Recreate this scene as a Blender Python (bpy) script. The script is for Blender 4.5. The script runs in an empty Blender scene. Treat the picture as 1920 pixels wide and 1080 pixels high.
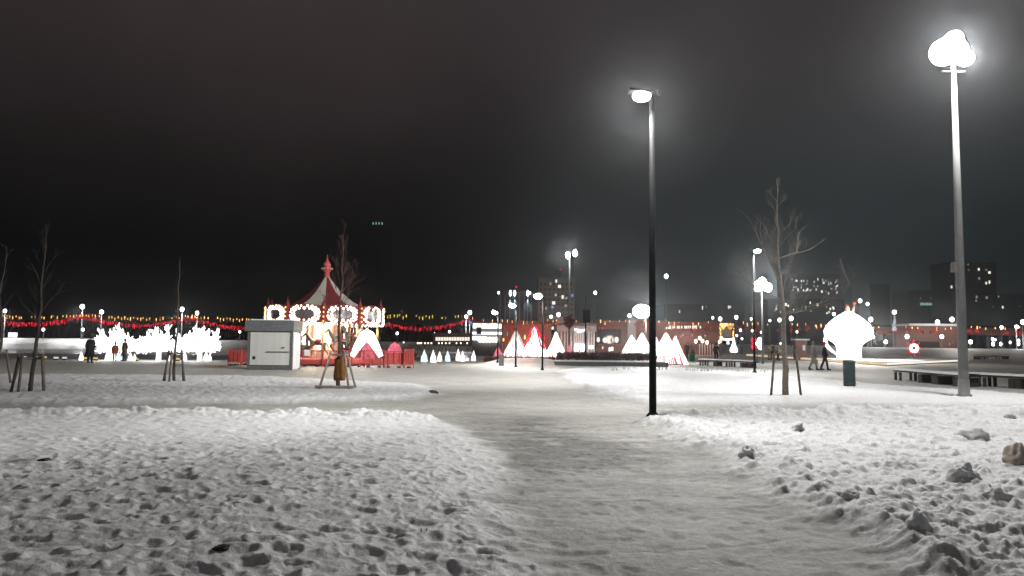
import bpy, math, random
import numpy as np
from mathutils import Vector, Matrix, Euler

random.seed(7)
R = math.radians
scene = bpy.context.scene
C = scene.collection

# ------------------------------------------------------------------ camera
F, CX, CY = 1400.0, 960.0, 540.0
EYE = 1.6
cam_data = bpy.data.cameras.new('camera')
cam = bpy.data.objects.new('camera', cam_data)
C.objects.link(cam)
cam_data.sensor_width = 36.0
cam_data.lens = 36.0 * F / 1920.0
cam_data.clip_start = 0.1
cam_data.clip_end = 6000
CAMROT = Matrix.Rotation(R(90 + 4.09), 3, 'X') @ Matrix.Rotation(R(0.6), 3, 'Z')
cam.matrix_world = Matrix.Translation((0, 0, EYE)) @ CAMROT.to_4x4()
scene.camera = cam

# ------------------------------------------------------------------ world (city-lit night sky)
w = bpy.data.worlds.new('World')
scene.world = w
w.use_nodes = True
nt = w.node_tree
nt.nodes.clear()
def N(nt, t, **kw):
    n = nt.nodes.new(t)
    for k, v in kw.items():
        setattr(n, k, v)
    return n
tc = N(nt, 'ShaderNodeTexCoord')
sep = N(nt, 'ShaderNodeSeparateXYZ')
nt.links.new(tc.outputs['Generated'], sep.inputs[0])
def ramp(nt, stops):
    r = N(nt, 'ShaderNodeValToRGB')
    e = r.color_ramp.elements
    while len(e) < len(stops):
        e.new(0.5)
    for el, (p, c) in zip(e, stops):
        el.position = p
        el.color = (*c, 1)
    return r
rl = ramp(nt, [(0.0, (.0018, .0024, .0026)), (0.10, (.0020, .0024, .0026)), (0.20, (.0090, .0078, .0078)), (0.36, (.0315, .0240, .0250)), (0.95, (.078, .073, .070))])
rr = ramp(nt, [(0.0, (.0050, .0090, .0102)), (0.10, (.0075, .0118, .0130)), (0.20, (.0165, .0210, .0222)), (0.36, (.0320, .0275, .0288)), (0.95, (.078, .073, .070))])
nt.links.new(sep.outputs['Z'], rl.inputs[0])
nt.links.new(sep.outputs['Z'], rr.inputs[0])
mr = N(nt, 'ShaderNodeMapRange', interpolation_type='SMOOTHSTEP')
mr.inputs['From Min'].default_value = -0.20
mr.inputs['From Max'].default_value = 0.44
nt.links.new(sep.outputs['X'], mr.inputs['Value'])
mx = N(nt, 'ShaderNodeMixRGB')
nt.links.new(mr.outputs[0], mx.inputs[0])
nt.links.new(rl.outputs[0], mx.inputs[1])
nt.links.new(rr.outputs[0], mx.inputs[2])
nz = N(nt, 'ShaderNodeTexNoise')
nz.inputs['Scale'].default_value = 2.6
nz.inputs['Detail'].default_value = 5
nt.links.new(tc.outputs['Generated'], nz.inputs['Vector'])
mr2 = N(nt, 'ShaderNodeMapRange')
mr2.inputs['From Min'].default_value = .3
mr2.inputs['From Max'].default_value = .7
mr2.inputs['To Min'].default_value = .72
mr2.inputs['To Max'].default_value = 1.28
nt.links.new(nz.outputs[0], mr2.inputs['Value'])
bg = N(nt, 'ShaderNodeBackground')
nt.links.new(mx.outputs[0], bg.inputs['Color'])
nt.links.new(mr2.outputs[0], bg.inputs['Strength'])
wo = N(nt, 'ShaderNodeOutputWorld')
nt.links.new(bg.outputs[0], wo.inputs['Surface'])

vs = scene.view_settings
scene.display_settings.display_device = 'sRGB'
vs.view_transform = 'Standard'
vs.look = 'None'
vs.exposure = 0.0
vs.gamma = 1.0
vs.use_curve_mapping = False
scene.render.engine = 'CYCLES'
cy = scene.cycles
cy.use_denoising = True
cy.max_bounces = 6
cy.diffuse_bounces = 4
cy.glossy_bounces = 2
cy.volume_bounces = 0
cy.transparent_max_bounces = 6
cy.sample_clamp_indirect = 2.0
cy.caustics_reflective = False
cy.caustics_refractive = False
cy.use_light_tree = True

# ------------------------------------------------------------------ pixel -> place helpers (source frame 1920 x 1080)
def ray(px, py):
    return CAMROT @ Vector(((px - CX) / F, -(py - CY) / F, -1.0))
def G(px, py, z=0.0):
    d = ray(px, py)
    t = (z - EYE) / d.z
    return Vector((d.x * t, d.y * t, z))
def D(px, py, Y):
    d = ray(px, py)
    t = Y / d.y
    return Vector((d.x * t, Y, EYE + d.z * t))

# ------------------------------------------------------------------ materials
MATS = {}
def mat(name, col, rough=.6, metal=0.0, var=.12, scale=6.0, spec=.3, bump=0.0):
    if name in MATS:
        return MATS[name]
    m = bpy.data.materials.new(name)
    m.use_nodes = True
    t = m.node_tree
    b = t.nodes['Principled BSDF']
    b.inputs['Roughness'].default_value = rough
    b.inputs['Metallic'].default_value = metal
    b.inputs['Specular IOR Level'].default_value = spec
    c = N(t, 'ShaderNodeTexCoord')
    n = N(t, 'ShaderNodeTexNoise')
    n.inputs['Scale'].default_value = scale
    n.inputs['Detail'].default_value = 6
    t.links.new(c.outputs['Object'], n.inputs['Vector'])
    r = ramp(t, [(.3, tuple(max(0, x * (1 - var)) for x in col)), (.7, tuple(min(1, x * (1 + var)) for x in col))])
    t.links.new(n.outputs[0], r.inputs[0])
    t.links.new(r.outputs[0], b.inputs['Base Color'])
    if bump:
        bp = N(t, 'ShaderNodeBump')
        bp.inputs['Strength'].default_value = bump
        bp.inputs['Distance'].default_value = .02
        t.links.new(n.outputs[0], bp.inputs['Height'])
        t.links.new(bp.outputs[0], b.inputs['Normal'])
    MATS[name] = m
    return m
def glow(name, col, s, var=.0, scale=8):
    if name in MATS:
        return MATS[name]
    m = bpy.data.materials.new(name)
    m.use_nodes = True
    t = m.node_tree
    t.nodes.clear()
    e = N(t, 'ShaderNodeEmission')
    o = N(t, 'ShaderNodeOutputMaterial')
    e.inputs['Color'].default_value = (*col, 1)
    e.inputs['Strength'].default_value = s
    if var:
        c = N(t, 'ShaderNodeTexCoord')
        n = N(t, 'ShaderNodeTexNoise')
        n.inputs['Scale'].default_value = scale
        t.links.new(c.outputs['Object'], n.inputs['Vector'])
        k = N(t, 'ShaderNodeMapRange')
        k.inputs['From Min'].default_value = .35
        k.inputs['From Max'].default_value = .65
        k.inputs['To Min'].default_value = s * (1 - var)
        k.inputs['To Max'].default_value = s * (1 + var)
        t.links.new(n.outputs[0], k.inputs['Value'])
        t.links.new(k.outputs[0], e.inputs['Strength'])
    t.links.new(e.outputs[0], o.inputs['Surface'])
    MATS[name] = m
    return m

M_black = mat('black_paint', (.0030, .0030, .0033), .7, spec=.05)
M_dark = mat('dark_metal', (.03, .032, .035), .5)
M_galv = mat('galvanised_steel', (.18, .184, .18), .6, 0, .12, 3, spec=.2)
M_wood = mat('weathered_wood', (.115, .095, .078), .85, 0, .3, 9, bump=.3)
M_woodlight = mat('pale_wood', (.26, .22, .18), .85, 0, .25, 9, bump=.3)
M_bark = mat('bark', (.06, .05, .042), .9, 0, .35, 14, bump=.5)
M_barkred = mat('reddish_bark', (.085, .05, .042), .9, 0, .3, 14)
M_sack = mat('brown_sacking', (.16, .075, .02), .9, 0, .25, 12)
M_snow = mat('snow_on_things', (.72, .73, .75), .7, 0, .08, 8, bump=.4)
def soft_snow(m, w_=.45, sc=.07):
    b = m.node_tree.nodes['Principled BSDF']
    b.inputs['Subsurface Weight'].default_value = w_
    b.inputs['Subsurface Radius'].default_value = (1, .96, .92)
    b.inputs['Subsurface Scale'].default_value = sc
    return m
M_snowdirty = mat('dirty_snow_lump', (.78, .77, .76), .8, 0, .14, 7, bump=.5)
M_soil = mat('frozen_soil', (.07, .055, .042), .9, 0, .4, 12, bump=.5)
M_soilsnow = mat('soiled_snow_lump', (.46, .40, .35), .9, 0, .45, 9, bump=.5)
for m_ in (M_snow, M_snowdirty, M_soilsnow):
    soft_snow(m_)
M_red = mat('red_paint', (.44, .07, .065), .5, 0, .15, 5)
M_redcloth = mat('red_canvas', (.14, .015, .02), .75, 0, .12, 3)
M_whitecloth = mat('cream_canvas', (.40, .385, .335), .8, 0, .08, 3)
M_gold = mat('brass', (.55, .38, .16), .35, .8, .1)
M_cream = mat('cream_paint', (.62, .50, .36), .6, 0, .12, 4)
M_greypanel = mat('grey_white_panel', (.54, .55, .52), .6, 0, .14, 2.2)
M_whitepanel = mat('white_panel', (.72, .72, .70), .55, 0, .06, 3)
M_fascia = mat('slate_fascia', (.115, .125, .13), .6, 0, .2, 10)
M_postgrey = mat('grey_post', (.10, .105, .105), .6)
M_bin = mat('green_bin_paint', (.022, .052, .048), .5, 0, .15, 6)
M_bingrey = mat('grey_bin_paint', (.10, .105, .105), .6)
M_bingreen = mat('bright_green_plastic', (.01, .23, .12), .5)
M_bench = mat('dark_bench_timber', (.05, .042, .038), .8, 0, .3, 10)
M_brick = mat('brown_red_wall', (.20, .105, .085), .85, 0, .2, 4)
M_brownwall = mat('brown_facade', (.16, .14, .125), .85, 0, .15, .3)
M_darkwall = mat('dark_facade', (.05, .05, .054), .85, 0, .2, .2)
M_greyfacade = mat('grey_facade', (.34, .33, .33), .8, 0, .12, .8)
M_fin = mat('steel_facade_fin', (.20, .24, .26), .5, .2, .1, 1)
M_glass = mat('dark_glass', (.05, .047, .045), .1, 0, .1, 2, .6)
M_hedge = mat('winter_hedge', (.055, .022, .02), .9, 0, .4, 6)
M_stone = mat('granite_edging', (.085, .09, .088), .8, 0, .2, 7)
M_skin = mat('skin', (.42, .27, .2), .6)
M_cl_black = mat('black_cloth', (.012, .012, .014), .9)
M_cl_grey = mat('taupe_cloth', (.19, .17, .15), .9)
M_cl_orange = mat('rust_cloth', (.25, .06, .02), .9)
M_cl_red = mat('red_cloth', (.42, .05, .05), .9)
M_cl_tan = mat('tan_cloth', (.30, .24, .18), .9)
M_cl_brown = mat('brown_cloth', (.06, .045, .04), .9)
M_hair = mat('dark_hair', (.02, .015, .012), .8)
M_mirror = mat('dark_mirror', (.22, .22, .23), .2, .6, .1, 3)
M_horse = mat('painted_horse', (.10, .075, .06), .4)
M_deck = mat('stage_timber', (.62, .47, .28), .7, 0, .2, 5)

E_lamp = glow('lamp_white', (1, 1, .97), 30)
E_flood = glow('floodlight_white', (1, .985, .96), 35)
E_flood2 = glow('floodlight_far_white', (1, .99, .97), 25)
E_peak = glow('peak_white', (1, .985, .96), 2.6, .35, 4)
E_far = glow('far_lamp_white', (.93, 1, 1), 9)
E_white = glow('led_white', (1, .99, .97), 3.2, .25, 3)
E_warmwhite = glow('led_warm_white', (1, .90, .74), 3.2)
E_ice = glow('led_ice_blue', (.72, .90, 1), 1.3, .3, 5)
E_cone = glow('led_cone_white', (1, .985, .97), 1.5, .3, 5)
E_pink = glow('led_pink', (1, .22, .30), .85, .35, 4)
E_redled = glow('led_red', (1, .03, .06), 1.2, .5, 4)
E_redstr = glow('garland_red', (1, .03, .05), .75, .9, 1.5)
E_redstr2 = glow('garland_deep_red', (1, .03, .05), .42, .9, 1.2)
E_amber = glow('garland_amber', (1, .48, .13), 2.0, .8, 2)
E_yellow = glow('garland_yellow', (1, .72, .10), 1.5, .7, 2)
E_floorw = glow('floor_lamp_white', (1, .92, .78), .75)
E_floory = glow('floor_lamp_amber', (1, .66, .16), .8)
E_dome = glow('dome_white', (1, 1, 1), 7)
E_win = glow('window_warm', (1, .93, .80), 1.1)
E_wincool = glow('window_cool', (.80, .92, 1), .7)
E_windim = glow('window_dim', (1, .86, .74), .28)
E_teal = glow('sign_teal', (.50, 1, .90), .42)
E_blue = glow('sign_blue', (.25, .35, 1), .8)
E_orange = glow('bulb_orange', (1, .55, .12), 2.0)
E_sign = glow('lit_sign_white', (1, 1, 1), 2.0)

# ------------------------------------------------------------------ mesh builder
class MB:
    def __init__(s):
        s.v, s.f = [], []
    def box(s, c, d, rot=None):
        hx, hy, hz = d[0] / 2, d[1] / 2, d[2] / 2
        b = len(s.v)
        c = Vector(c)
        for x, y, z in ((-1,-1,-1),(1,-1,-1),(1,1,-1),(-1,1,-1),(-1,-1,1),(1,-1,1),(1,1,1),(-1,1,1)):
            p = Vector((x * hx, y * hy, z * hz))
            if rot is not None:
                p = rot @ p
            s.v.append(tuple(c + p))
        for q in ((0,3,2,1),(4,5,6,7),(0,1,5,4),(1,2,6,5),(2,3,7,6),(3,0,4,7)):
            s.f.append(tuple(b + i for i in q))
        return s
    def tube(s, pts, rad, n=6, cap=True):
        pts = [Vector(p) for p in pts]
        if not isinstance(rad, (list, tuple)):
            rad = [rad] * len(pts)
        b = len(s.v)
        for i, p in enumerate(pts):
            t = (pts[min(i + 1, len(pts) - 1)] - pts[max(i - 1, 0)])
            if t.length < 1e-9:
                t = Vector((0, 0, 1))
            t.normalize()
            a = Vector((1, 0, 0)) if abs(t.x) < .8 else Vector((0, 1, 0))
            u = t.cross(a).normalized()
            v = t.cross(u)
            for k in range(n):
                g = 2 * math.pi * k / n
                s.v.append(tuple(p + (u * math.cos(g) + v * math.sin(g)) * rad[i]))
        for i in range(len(pts) - 1):
            for k in range(n):
                a0, a1 = b + i * n + k, b + i * n + (k + 1) % n
                s.f.append((a0, a1, a1 + n, a0 + n))
        if cap:
            s.f.append(tuple(b + k for k in reversed(range(n))))
            e = b + (len(pts) - 1) * n
            s.f.append(tuple(e + k for k in range(n)))
        return s
    def lathe(s, prof, n=16, c=(0, 0, 0), jit=0.0, a0=0.0, a1=2 * math.pi):
        b = len(s.v)
        full = abs(a1 - a0 - 2 * math.pi) < 1e-6
        m = n if full else n + 1
        for r, z in prof:
            for k in range(m):
                g = a0 + (a1 - a0) * k / n
                rr = r * (1 + random.uniform(-jit, jit))
                s.v.append((c[0] + rr * math.cos(g), c[1] + rr * math.sin(g), c[2] + z))
        for i in range(len(prof) - 1):
            for k in range(n):
                k1 = (k + 1) % m
                s.f.append((b + i * m + k, b + i * m + k1, b + (i + 1) * m + k1, b + (i + 1) * m + k))
        return s
    def sph(s, c, r, n=8, m=5):
        if not isinstance(r, (tuple, list)):
            r = (r, r, r)
        b = len(s.v)
        s.v.append((c[0], c[1], c[2] - r[2]))
        for i in range(1, m):
            a = math.pi * i / m
            for k in range(n):
                g = 2 * math.pi * k / n
                s.v.append((c[0] + r[0] * math.sin(a) * math.cos(g), c[1] + r[1] * math.sin(a) * math.sin(g), c[2] - r[2] * math.cos(a)))
        s.v.append((c[0], c[1], c[2] + r[2]))
        t = len(s.v) - 1
        for k in range(n):
            s.f.append((b, b + 1 + (k + 1) % n, b + 1 + k))
            o = b + 1 + (m - 2) * n
            s.f.append((t, o + k, o + (k + 1) % n))
        for i in range(m - 2):
            for k in range(n):
                o = b + 1 + i * n
                s.f.append((o + k, o + (k + 1) % n, o + n + (k + 1) % n, o + n + k))
        return s
    def prism(s, poly, z0, z1):
        b = len(s.v)
        n = len(poly)
        for z in (z0, z1):
            for x, y in poly:
                s.v.append((x, y, z))
        s.f.append(tuple(b + k for k in reversed(range(n))))
        s.f.append(tuple(b + n + k for k in range(n)))
        for k in range(n):
            s.f.append((b + k, b + (k + 1) % n, b + n + (k + 1) % n, b + n + k))
        return s
    def mesh(s, name, m, smooth=False):
        me = bpy.data.meshes.new(name)
        me.from_pydata(s.v, [], s.f)
        for mm in (m if isinstance(m, (list, tuple)) else [m]):
            me.materials.append(mm)
        if smooth:
            me.polygons.foreach_set('use_smooth', [True] * len(me.polygons))
        me.update()
        return me
    def build(s, name, m, parent=None, smooth=False, kind=None, label=None):
        return link(name, s.mesh(name, m, smooth), parent, kind, label)

def link(name, me, parent=None, kind=None, label=None, loc=None, rz=0.0):
    o = bpy.data.objects.new(name, me)
    C.objects.link(o)
    if parent is not None:
        o.parent = parent
    if loc is not None:
        o.location = loc
    if rz:
        o.rotation_euler = (0, 0, rz)
    if kind:
        o['kind'] = kind
    if label:
        o['label'] = label
    return o
def tag(o, label, cat, group=None):
    o['label'] = label
    o['category'] = cat
    if group:
        o['group'] = group
    return o
def thing(name, label, cat, loc, rz=0.0, group=None):
    o = bpy.data.objects.new(name, None)
    C.objects.link(o)
    o.empty_display_size = .2
    o.location = loc
    o.rotation_euler = (0, 0, rz)
    return tag(o, label, cat, group)
def copy_tree(o, parent=None):
    c = o.copy()
    C.objects.link(c)
    if parent is not None:
        c.parent = parent
    for ch in list(o.children):
        copy_tree(ch, c)
    return c
def light(name, parent, loc, power, col=(1, .98, .94), kind='POINT', size=.15, aim=None, cone=150, blend=.8):
    l = bpy.data.lights.new(name, kind)
    l.energy = power
    l.color = col
    l.shadow_soft_size = size
    if kind == 'SPOT':
        l.spot_size = R(cone)
        l.spot_blend = blend
    o = bpy.data.objects.new(name, l)
    C.objects.link(o)
    if parent is not None:
        o.parent = parent
    o.location = loc
    if aim is not None:
        o.rotation_euler = Vector(aim).to_track_quat('-Z', 'Y').to_euler()
    return o

# ------------------------------------------------------------------ ground
PERM = np.random.RandomState(11).permutation(512)
PERM = np.concatenate([PERM, PERM])
ANG = np.random.RandomState(5).rand(1024) * 2 * np.pi
RND = np.random.RandomState(9).rand(1024, 6)
def hsh(i, j, seed=0):
    return PERM[(PERM[(i + seed * 57) & 511] + j) & 511]
def perlin(x, y, seed=0):
    xi, yi = np.floor(x).astype(np.int64), np.floor(y).astype(np.int64)
    xf, yf = x - xi, y - yi
    u, v = xf * xf * xf * (xf * (xf * 6 - 15) + 10), yf * yf * yf * (yf * (yf * 6 - 15) + 10)
    def g(a, b):
        t = ANG[hsh(xi + a, yi + b, seed)]
        return np.cos(t) * (xf - a) + np.sin(t) * (yf - b)
    return (g(0, 0) * (1 - u) + g(1, 0) * u) * (1 - v) + (g(0, 1) * (1 - u) + g(1, 1) * u) * v
def cells(x, y, size, prob, seed, rmin, rmax, elong=1.6, sharp=2.0):
    """pits: for each point the deepest nearby print (0..1) and its rim"""
    gx, gy = x / size, y / size
    ci, cj = np.floor(gx).astype(np.int64), np.floor(gy).astype(np.int64)
    pit = np.zeros_like(x)
    rim = np.zeros_like(x)
    for a in (-1, 0, 1):
        for b in (-1, 0, 1):
            h = hsh(ci + a, cj + b, seed)
            rn = RND[h]
            px, py = ci + a + rn[:, 0], cj + b + rn[:, 1]
            t = rn[:, 2] * np.pi
            dx, dy = gx - px, gy - py
            ca, sa = np.cos(t), np.sin(t)
            e = 1 + (elong - 1) * rn[:, 5]
            uu, vv = (dx * ca + dy * sa) / e, (-dx * sa + dy * ca)
            rad = rmin + (rmax - rmin) * rn[:, 3]
            d = np.sqrt(uu * uu + vv * vv) / rad
            on = (rn[:, 4] < prob)
            p = np.where(on & (d < 1), 1 - d ** sharp, 0) * (.45 + .55 * rn[:, 5])
            q = np.where(on & (d > .75) & (d < 1.6), np.sin((d - .75) / .85 * np.pi), 0)
            pit = np.maximum(pit, p)
            rim = np.maximum(rim, q)
    return pit, rim
def sdf(x, y, poly):
    d = np.full_like(x, 1e9)
    inside = np.zeros(x.shape, bool)
    n = len(poly)
    for i in range(n):
        ax, ay = poly[i]
        bx, by = poly[(i + 1) % n]
        ex, ey = bx - ax, by - ay
        wx, wy = x - ax, y - ay
        t = np.clip((wx * ex + wy * ey) / (ex * ex + ey * ey), 0, 1)
        d = np.minimum(d, (wx - ex * t) ** 2 + (wy - ey * t) ** 2)
        c = ((ay > y) != (by > y))
        with np.errstate(divide='ignore', invalid='ignore'):
            xi = ax + (y - ay) * ex / (ey if ey != 0 else 1e-9)
        inside ^= c & (x < xi)
    return np.where(inside, -1, 1) * np.sqrt(d)
def sstep(a, b, x):
    t = np.clip((x - a) / (b - a), 0, 1)
    return t * t * (3 - 2 * t)
F1 = [(-80, -30), (.45, -30), (.42, 2), (.24, 5), (.0, 8.6), (-.32, 12), (-.75, 14.0), (-1.6, 15.3), (-6, 15.9), (-12, 15.3), (-80, 14.5)]
F2 = [(-80, 17.0), (-12, 17.6), (-6, 18.4), (-2.9, 19.8), (-2.0, 22.3), (-3.1, 26.5), (-10, 31), (-20, 30.5), (-80, 29)]
F3 = [(80, -30), (2.55, -30), (2.58, 2), (2.66, 5.2), (2.78, 8.8), (2.62, 13.4), (2.5, 15.0), (3.0, 15.9), (7, 16.7), (14, 17.3), (80, 18)]
F4 = [(2.3, 40), (2.35, 30), (2.6, 22), (3.6, 19.4), (8, 19.2), (14, 19.6), (80, 20.5), (80, 22), (17.3, 23.6), (14.6, 29.2), (13.3, 38.5), (11, 46), (4, 45)]
def ground(x, y):
    wob = .42 * perlin(x * .7, y * .7, 3) + .26 * perlin(x * 2.3, y * 2.3, 4) + .10 * perlin(x * 6, y * 6, 5)
    d1, d2, d3, d4 = (sdf(x, y, p) + wob for p in (F1, F2, F3, F4))
    m1, m2, m3, m4 = (1 - sstep(-.55, .22, d) for d in (d1, d2, d3, d4))
    m = np.maximum(np.maximum(m1, m2), np.maximum(m3, m4))
    rough13 = np.maximum(m1, m3)
    # broad swell + lumps
    z = .02 * perlin(x * .25, y * .25, 1)
    f = .10 + .05 * perlin(x * .7, y * .7, 2) + .030 * perlin(x * 1.9, y * 1.9, 6) + .012 * perlin(x * 5.3, y * 5.3, 7) 
    near = 1 - sstep(14, 30, y)
    far_l = np.where(x < 1, 1 - .62 * sstep(7.5, 12.5, y), 1.0)
    calm = .55 + .45 * sstep(-.2, .25, perlin(x * .16 + 5, y * .22, 12) + .35 - .045 * np.maximum(0, y - 7) * (x < 1))
    wx, wy = x + .075 * perlin(x * 4.5, y * 4.5, 40) + .03 * perlin(x * 12, y * 12, 42), y + .075 * perlin(x * 4.5, y * 4.5, 41) + .03 * perlin(x * 12, y * 12, 43)
    crumb = .024 * np.abs(perlin(x * 6.5, y * 6.5, 44)) + .014 * np.abs(perlin(x * 14, y * 14, 45)) + .006 * np.abs(perlin(x * 29, y * 29, 46))
    p1, r1 = cells(wx, wy, .43, .80, 1, .17, .32, 2.0, 2.5)
    p2, r2 = cells(wx + 7, wy + 3, .36, .55, 2, .15, .30, 1.9, 2.3)
    p3, r3 = cells(wx + 2, wy + 9, .13, .5, 3, .24, .46, 1.3)
    rt = sstep(.8, 2.6, x)
    base_h = np.where(x < 1, .045 + .045 * sstep(.2, 2.2, -d1), .10)
    z13 = base_h + (f - .10) * (.45 + .55 * far_l) + crumb * far_l * (.75 + 1.5 * rt) - far_l * np.maximum(calm, .6 * rt) * (.041 * p1 - .011 * r1 + .031 * p2 - .008 * r2 + .012 * p3)
    # broken clods thrown up on the right-hand field
    c1, _ = cells(wx + 31, wy + 13, .62, .42, 5, .12, .30, 1.4)
    c2, _ = cells(wx + 11, wy + 23, .30, .45, 4, .14, .32, 1.4)
    cl = .35 + .95 * rt
    z13 = z13 + cl * (.044 * np.sqrt(c1 + 1e-9) * (c1 > 0) * (.6 + .4 * perlin(x * 8, y * 8, 9)) + .036 * np.sqrt(c2 + 1e-9) * (c2 > 0))
    c3, _ = cells(wx + 5, wy + 17, .17, .62, 7, .16, .40, 1.3)
    c4, _ = cells(wx + 15, wy + 27, .09, .55, 8, .18, .42, 1.2)
    z13 = z13 + (.55 + .45 * rt) * far_l * (.030 * np.sqrt(c3 + 1e-9) * (c3 > 0) + .014 * np.sqrt(c4 + 1e-9) * (c4 > 0))
    # ploughed ridge along the far edges of the near fields and beside the path
    ridge1 = np.exp(-((y - 14.9 - .25 * perlin(x * .6, 0 * x, 14)) / .55) ** 2) * m1 * (x < -1)
    ridge3 = np.exp(-((y - 16.0 - .03 * (x - 3) - .25 * perlin(x * .6, 0 * x, 15)) / .7) ** 2) * m3
    lump = .55 + .9 * np.abs(perlin(x * 2.3, y * 2.3, 16)) + .5 * np.abs(perlin(x * 6, y * 6, 17))
    ridge_e = np.exp(-((d3 + .45) / .30) ** 2) * m3 * (y < 15)
    z13 = z13 + lump * (.17 * ridge1 + .20 * ridge3 + .06 * ridge_e)
    z24 = .10 + .03 * perlin(x * .8, y * .8, 20) + .012 * perlin(x * 3, y * 3, 21) + 1.1 * crumb - .030 * p1 - .022 * p2 + .02 * np.sqrt(c3 + 1e-9) * (c3 > 0) + .02 * np.abs(perlin(x * 6, y * 6, 22))
    z = z + np.where(rough13 > 0, rough13 * z13, 0) + np.maximum(m2, m4) * z24 * (1 - rough13)
    # trodden path: shallow cross ripples
    xr, yr = x * .96 + y * .28, -x * .28 + y * .96
    rip = .014 * perlin(x * .8, y * 1.5, 30) + .008 * perlin(xr * 1.7, yr * 4.2, 31) + .005 * perlin(x * 9, y * 9, 32) + .003 * perlin(x * 22, y * 22, 35)
    crk = np.exp(-(perlin(xr * .5 + 3, yr * 2.6, 36) / .06) ** 2) * sstep(.08, .3, perlin(x * .6, y * .9, 37))
    rip = rip - .010 * crk
    pp, _ = cells(x + 3 + .03 * perlin(x * 9, y * 9, 50), y + 4 + .03 * perlin(x * 9, y * 9, 51), .31, .6, 6, .16, .36, 2.2)
    z = z + (1 - m) * near * (rip - .020 * pp)
    # bare, icy patch
    bx, by = x - (.72 - .02 * (y - 12)), y - 11.9
    bare = np.exp(-(((bx - .25) / 1.05) ** 2 + ((by + .7) / 1.7) ** 2)) + .55 * np.exp(-(((x - .35) / .6) ** 2 + ((y - 14.6) / 1.6) ** 2))
    bare = np.clip(bare * (1.05 + 1.5 * perlin(x * 2.2, y * 3.5, 33)) + .5 * perlin(x * .8, y * 2.6, 34), 0, 1) * (1 - m)
    bare = np.clip(bare + (1 - m) * (.40 + .35 * perlin(x * 1.1, y * 1.7, 52)) * (1 - sstep(11.5, 16.5, y)), 0, 1)
    soil = np.exp(-(((x + 6.0) / .17) ** 2 + ((y - 9.25) / .13) ** 2)) + .7 * np.exp(-(((x + 1.95) / .1) ** 2 + ((y - 5.55) / .1) ** 2)) * m1
    # river basin behind the promenade, and the snowy rise beyond the square
    edge = 55.0 + 6.0 * sstep(-16, -6, x)
    basin = sstep(edge, edge + 1.0, y) * (1 - sstep(138, 146, y)) * (1 - sstep(-1.2, .6, x - .02 * (y - 50)))
    z = z - 1.5 * basin + 1.25 * sstep(139, 152, y) * (1 - sstep(0, 8, x)) + 1.25 * sstep(92, 112, y) * sstep(34, 44, x) + .45 * np.exp(-((x - 1.0) / 2.6) ** 4 - ((y - 53.5) / 2.6) ** 4)
    return z, m, bare, np.clip(soil, 0, 1)
def gz(x, y):
    return float(ground(np.array([float(x)]), np.array([float(y)]))[0][0])
def GP(px, py):
    p = G(px, py)
    p.z = gz(p.x, p.y)
    return p

fine = np.arange(-41.0, 41.001, .12)
th = np.radians(np.concatenate([fine, np.arange(46, 318, 8.0)]))
rad = [.3, .8, 1.3, 1.8, 2.2]
r_ = 2.6
while r_ < 62:
    rad.append(r_)
    r_ *= 1.0042 if r_ < 19 else 1.0075
while r_ < 4000:
    rad.append(r_)
    r_ *= 1.03 if r_ < 200 else 1.15
rad = np.array(rad)
RR, TT = np.meshgrid(rad, th, indexing='ij')
gx_, gy_ = (RR * np.sin(TT)).ravel(), (RR * np.cos(TT)).ravel()
gz_, gm_, gb_, gs_ = ground(gx_, gy_)
nr, na = len(rad), len(th)
idx = np.arange(nr * na).reshape(nr, na)
q = np.stack([idx[:-1, :], np.roll(idx, -1, 1)[:-1, :], np.roll(idx, -1, 1)[1:, :], idx[1:, :]], -1).reshape(-1, 4)
me = bpy.data.meshes.new('ground')
me.vertices.add(nr * na)
me.vertices.foreach_set('co', np.stack([gx_, gy_, gz_], -1).astype(np.float32).ravel())
nq = len(q)
me.loops.add(nq * 4)
me.loops.foreach_set('vertex_index', q[:, ::-1].astype(np.int32).ravel())
me.polygons.add(nq)
me.polygons.foreach_set('loop_start', np.arange(0, nq * 4, 4, dtype=np.int32))
me.polygons.foreach_set('use_smooth', np.ones(nq, bool))
me.update(calc_edges=True)
for nm, arr in (('field', gm_), ('bare', gb_), ('soil', gs_)):
    a = me.attributes.new(nm, 'FLOAT', 'POINT')
    a.data.foreach_set('value', arr.astype(np.float32))
gm = bpy.data.materials.new('snow_ground')
gm.use_nodes = True
t = gm.node_tree
b = t.nodes['Principled BSDF']
b.inputs['Roughness'].default_value = .62
b.inputs['Specular IOR Level'].default_value = .25
b.inputs['Subsurface Weight'].default_value = .18
b.inputs['Subsurface Radius'].default_value = (1.0, .95, .9)
b.inputs['Subsurface Scale'].default_value = .025
def attr(nm):
    a = N(t, 'ShaderNodeAttribute')
    a.attribute_name = nm
    return a.outputs['Fac']
geo = N(t, 'ShaderNodeNewGeometry')
def noise_tex(scale, detail=6, rough=.6):
    n = N(t, 'ShaderNodeTexNoise')
    n.inputs['Scale'].default_value = scale
    n.inputs['Detail'].default_value = detail
    n.inputs['Roughness'].default_value = rough
    t.links.new(geo.outputs['Position'], n.inputs['Vector'])
    return n.outputs[0]
def mix(fac, a, c):
    m_ = N(t, 'ShaderNodeMixRGB')
    t.links.new(fac, m_.inputs[0])
    t.links.new(a, m_.inputs[1])
    t.links.new(c, m_.inputs[2])
    return m_.outputs[0]
def rp(src, stops):
    r = ramp(t, stops)
    t.links.new(src, r.inputs[0])
    return r.outputs[0]
n1, n2, n3 = noise_tex(1.3, 8), noise_tex(9, 8, .7), noise_tex(60, 4, .7)
fieldc = rp(n2, [(.30, (.66, .665, .68)), (.62, (.84, .845, .86))])
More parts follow.
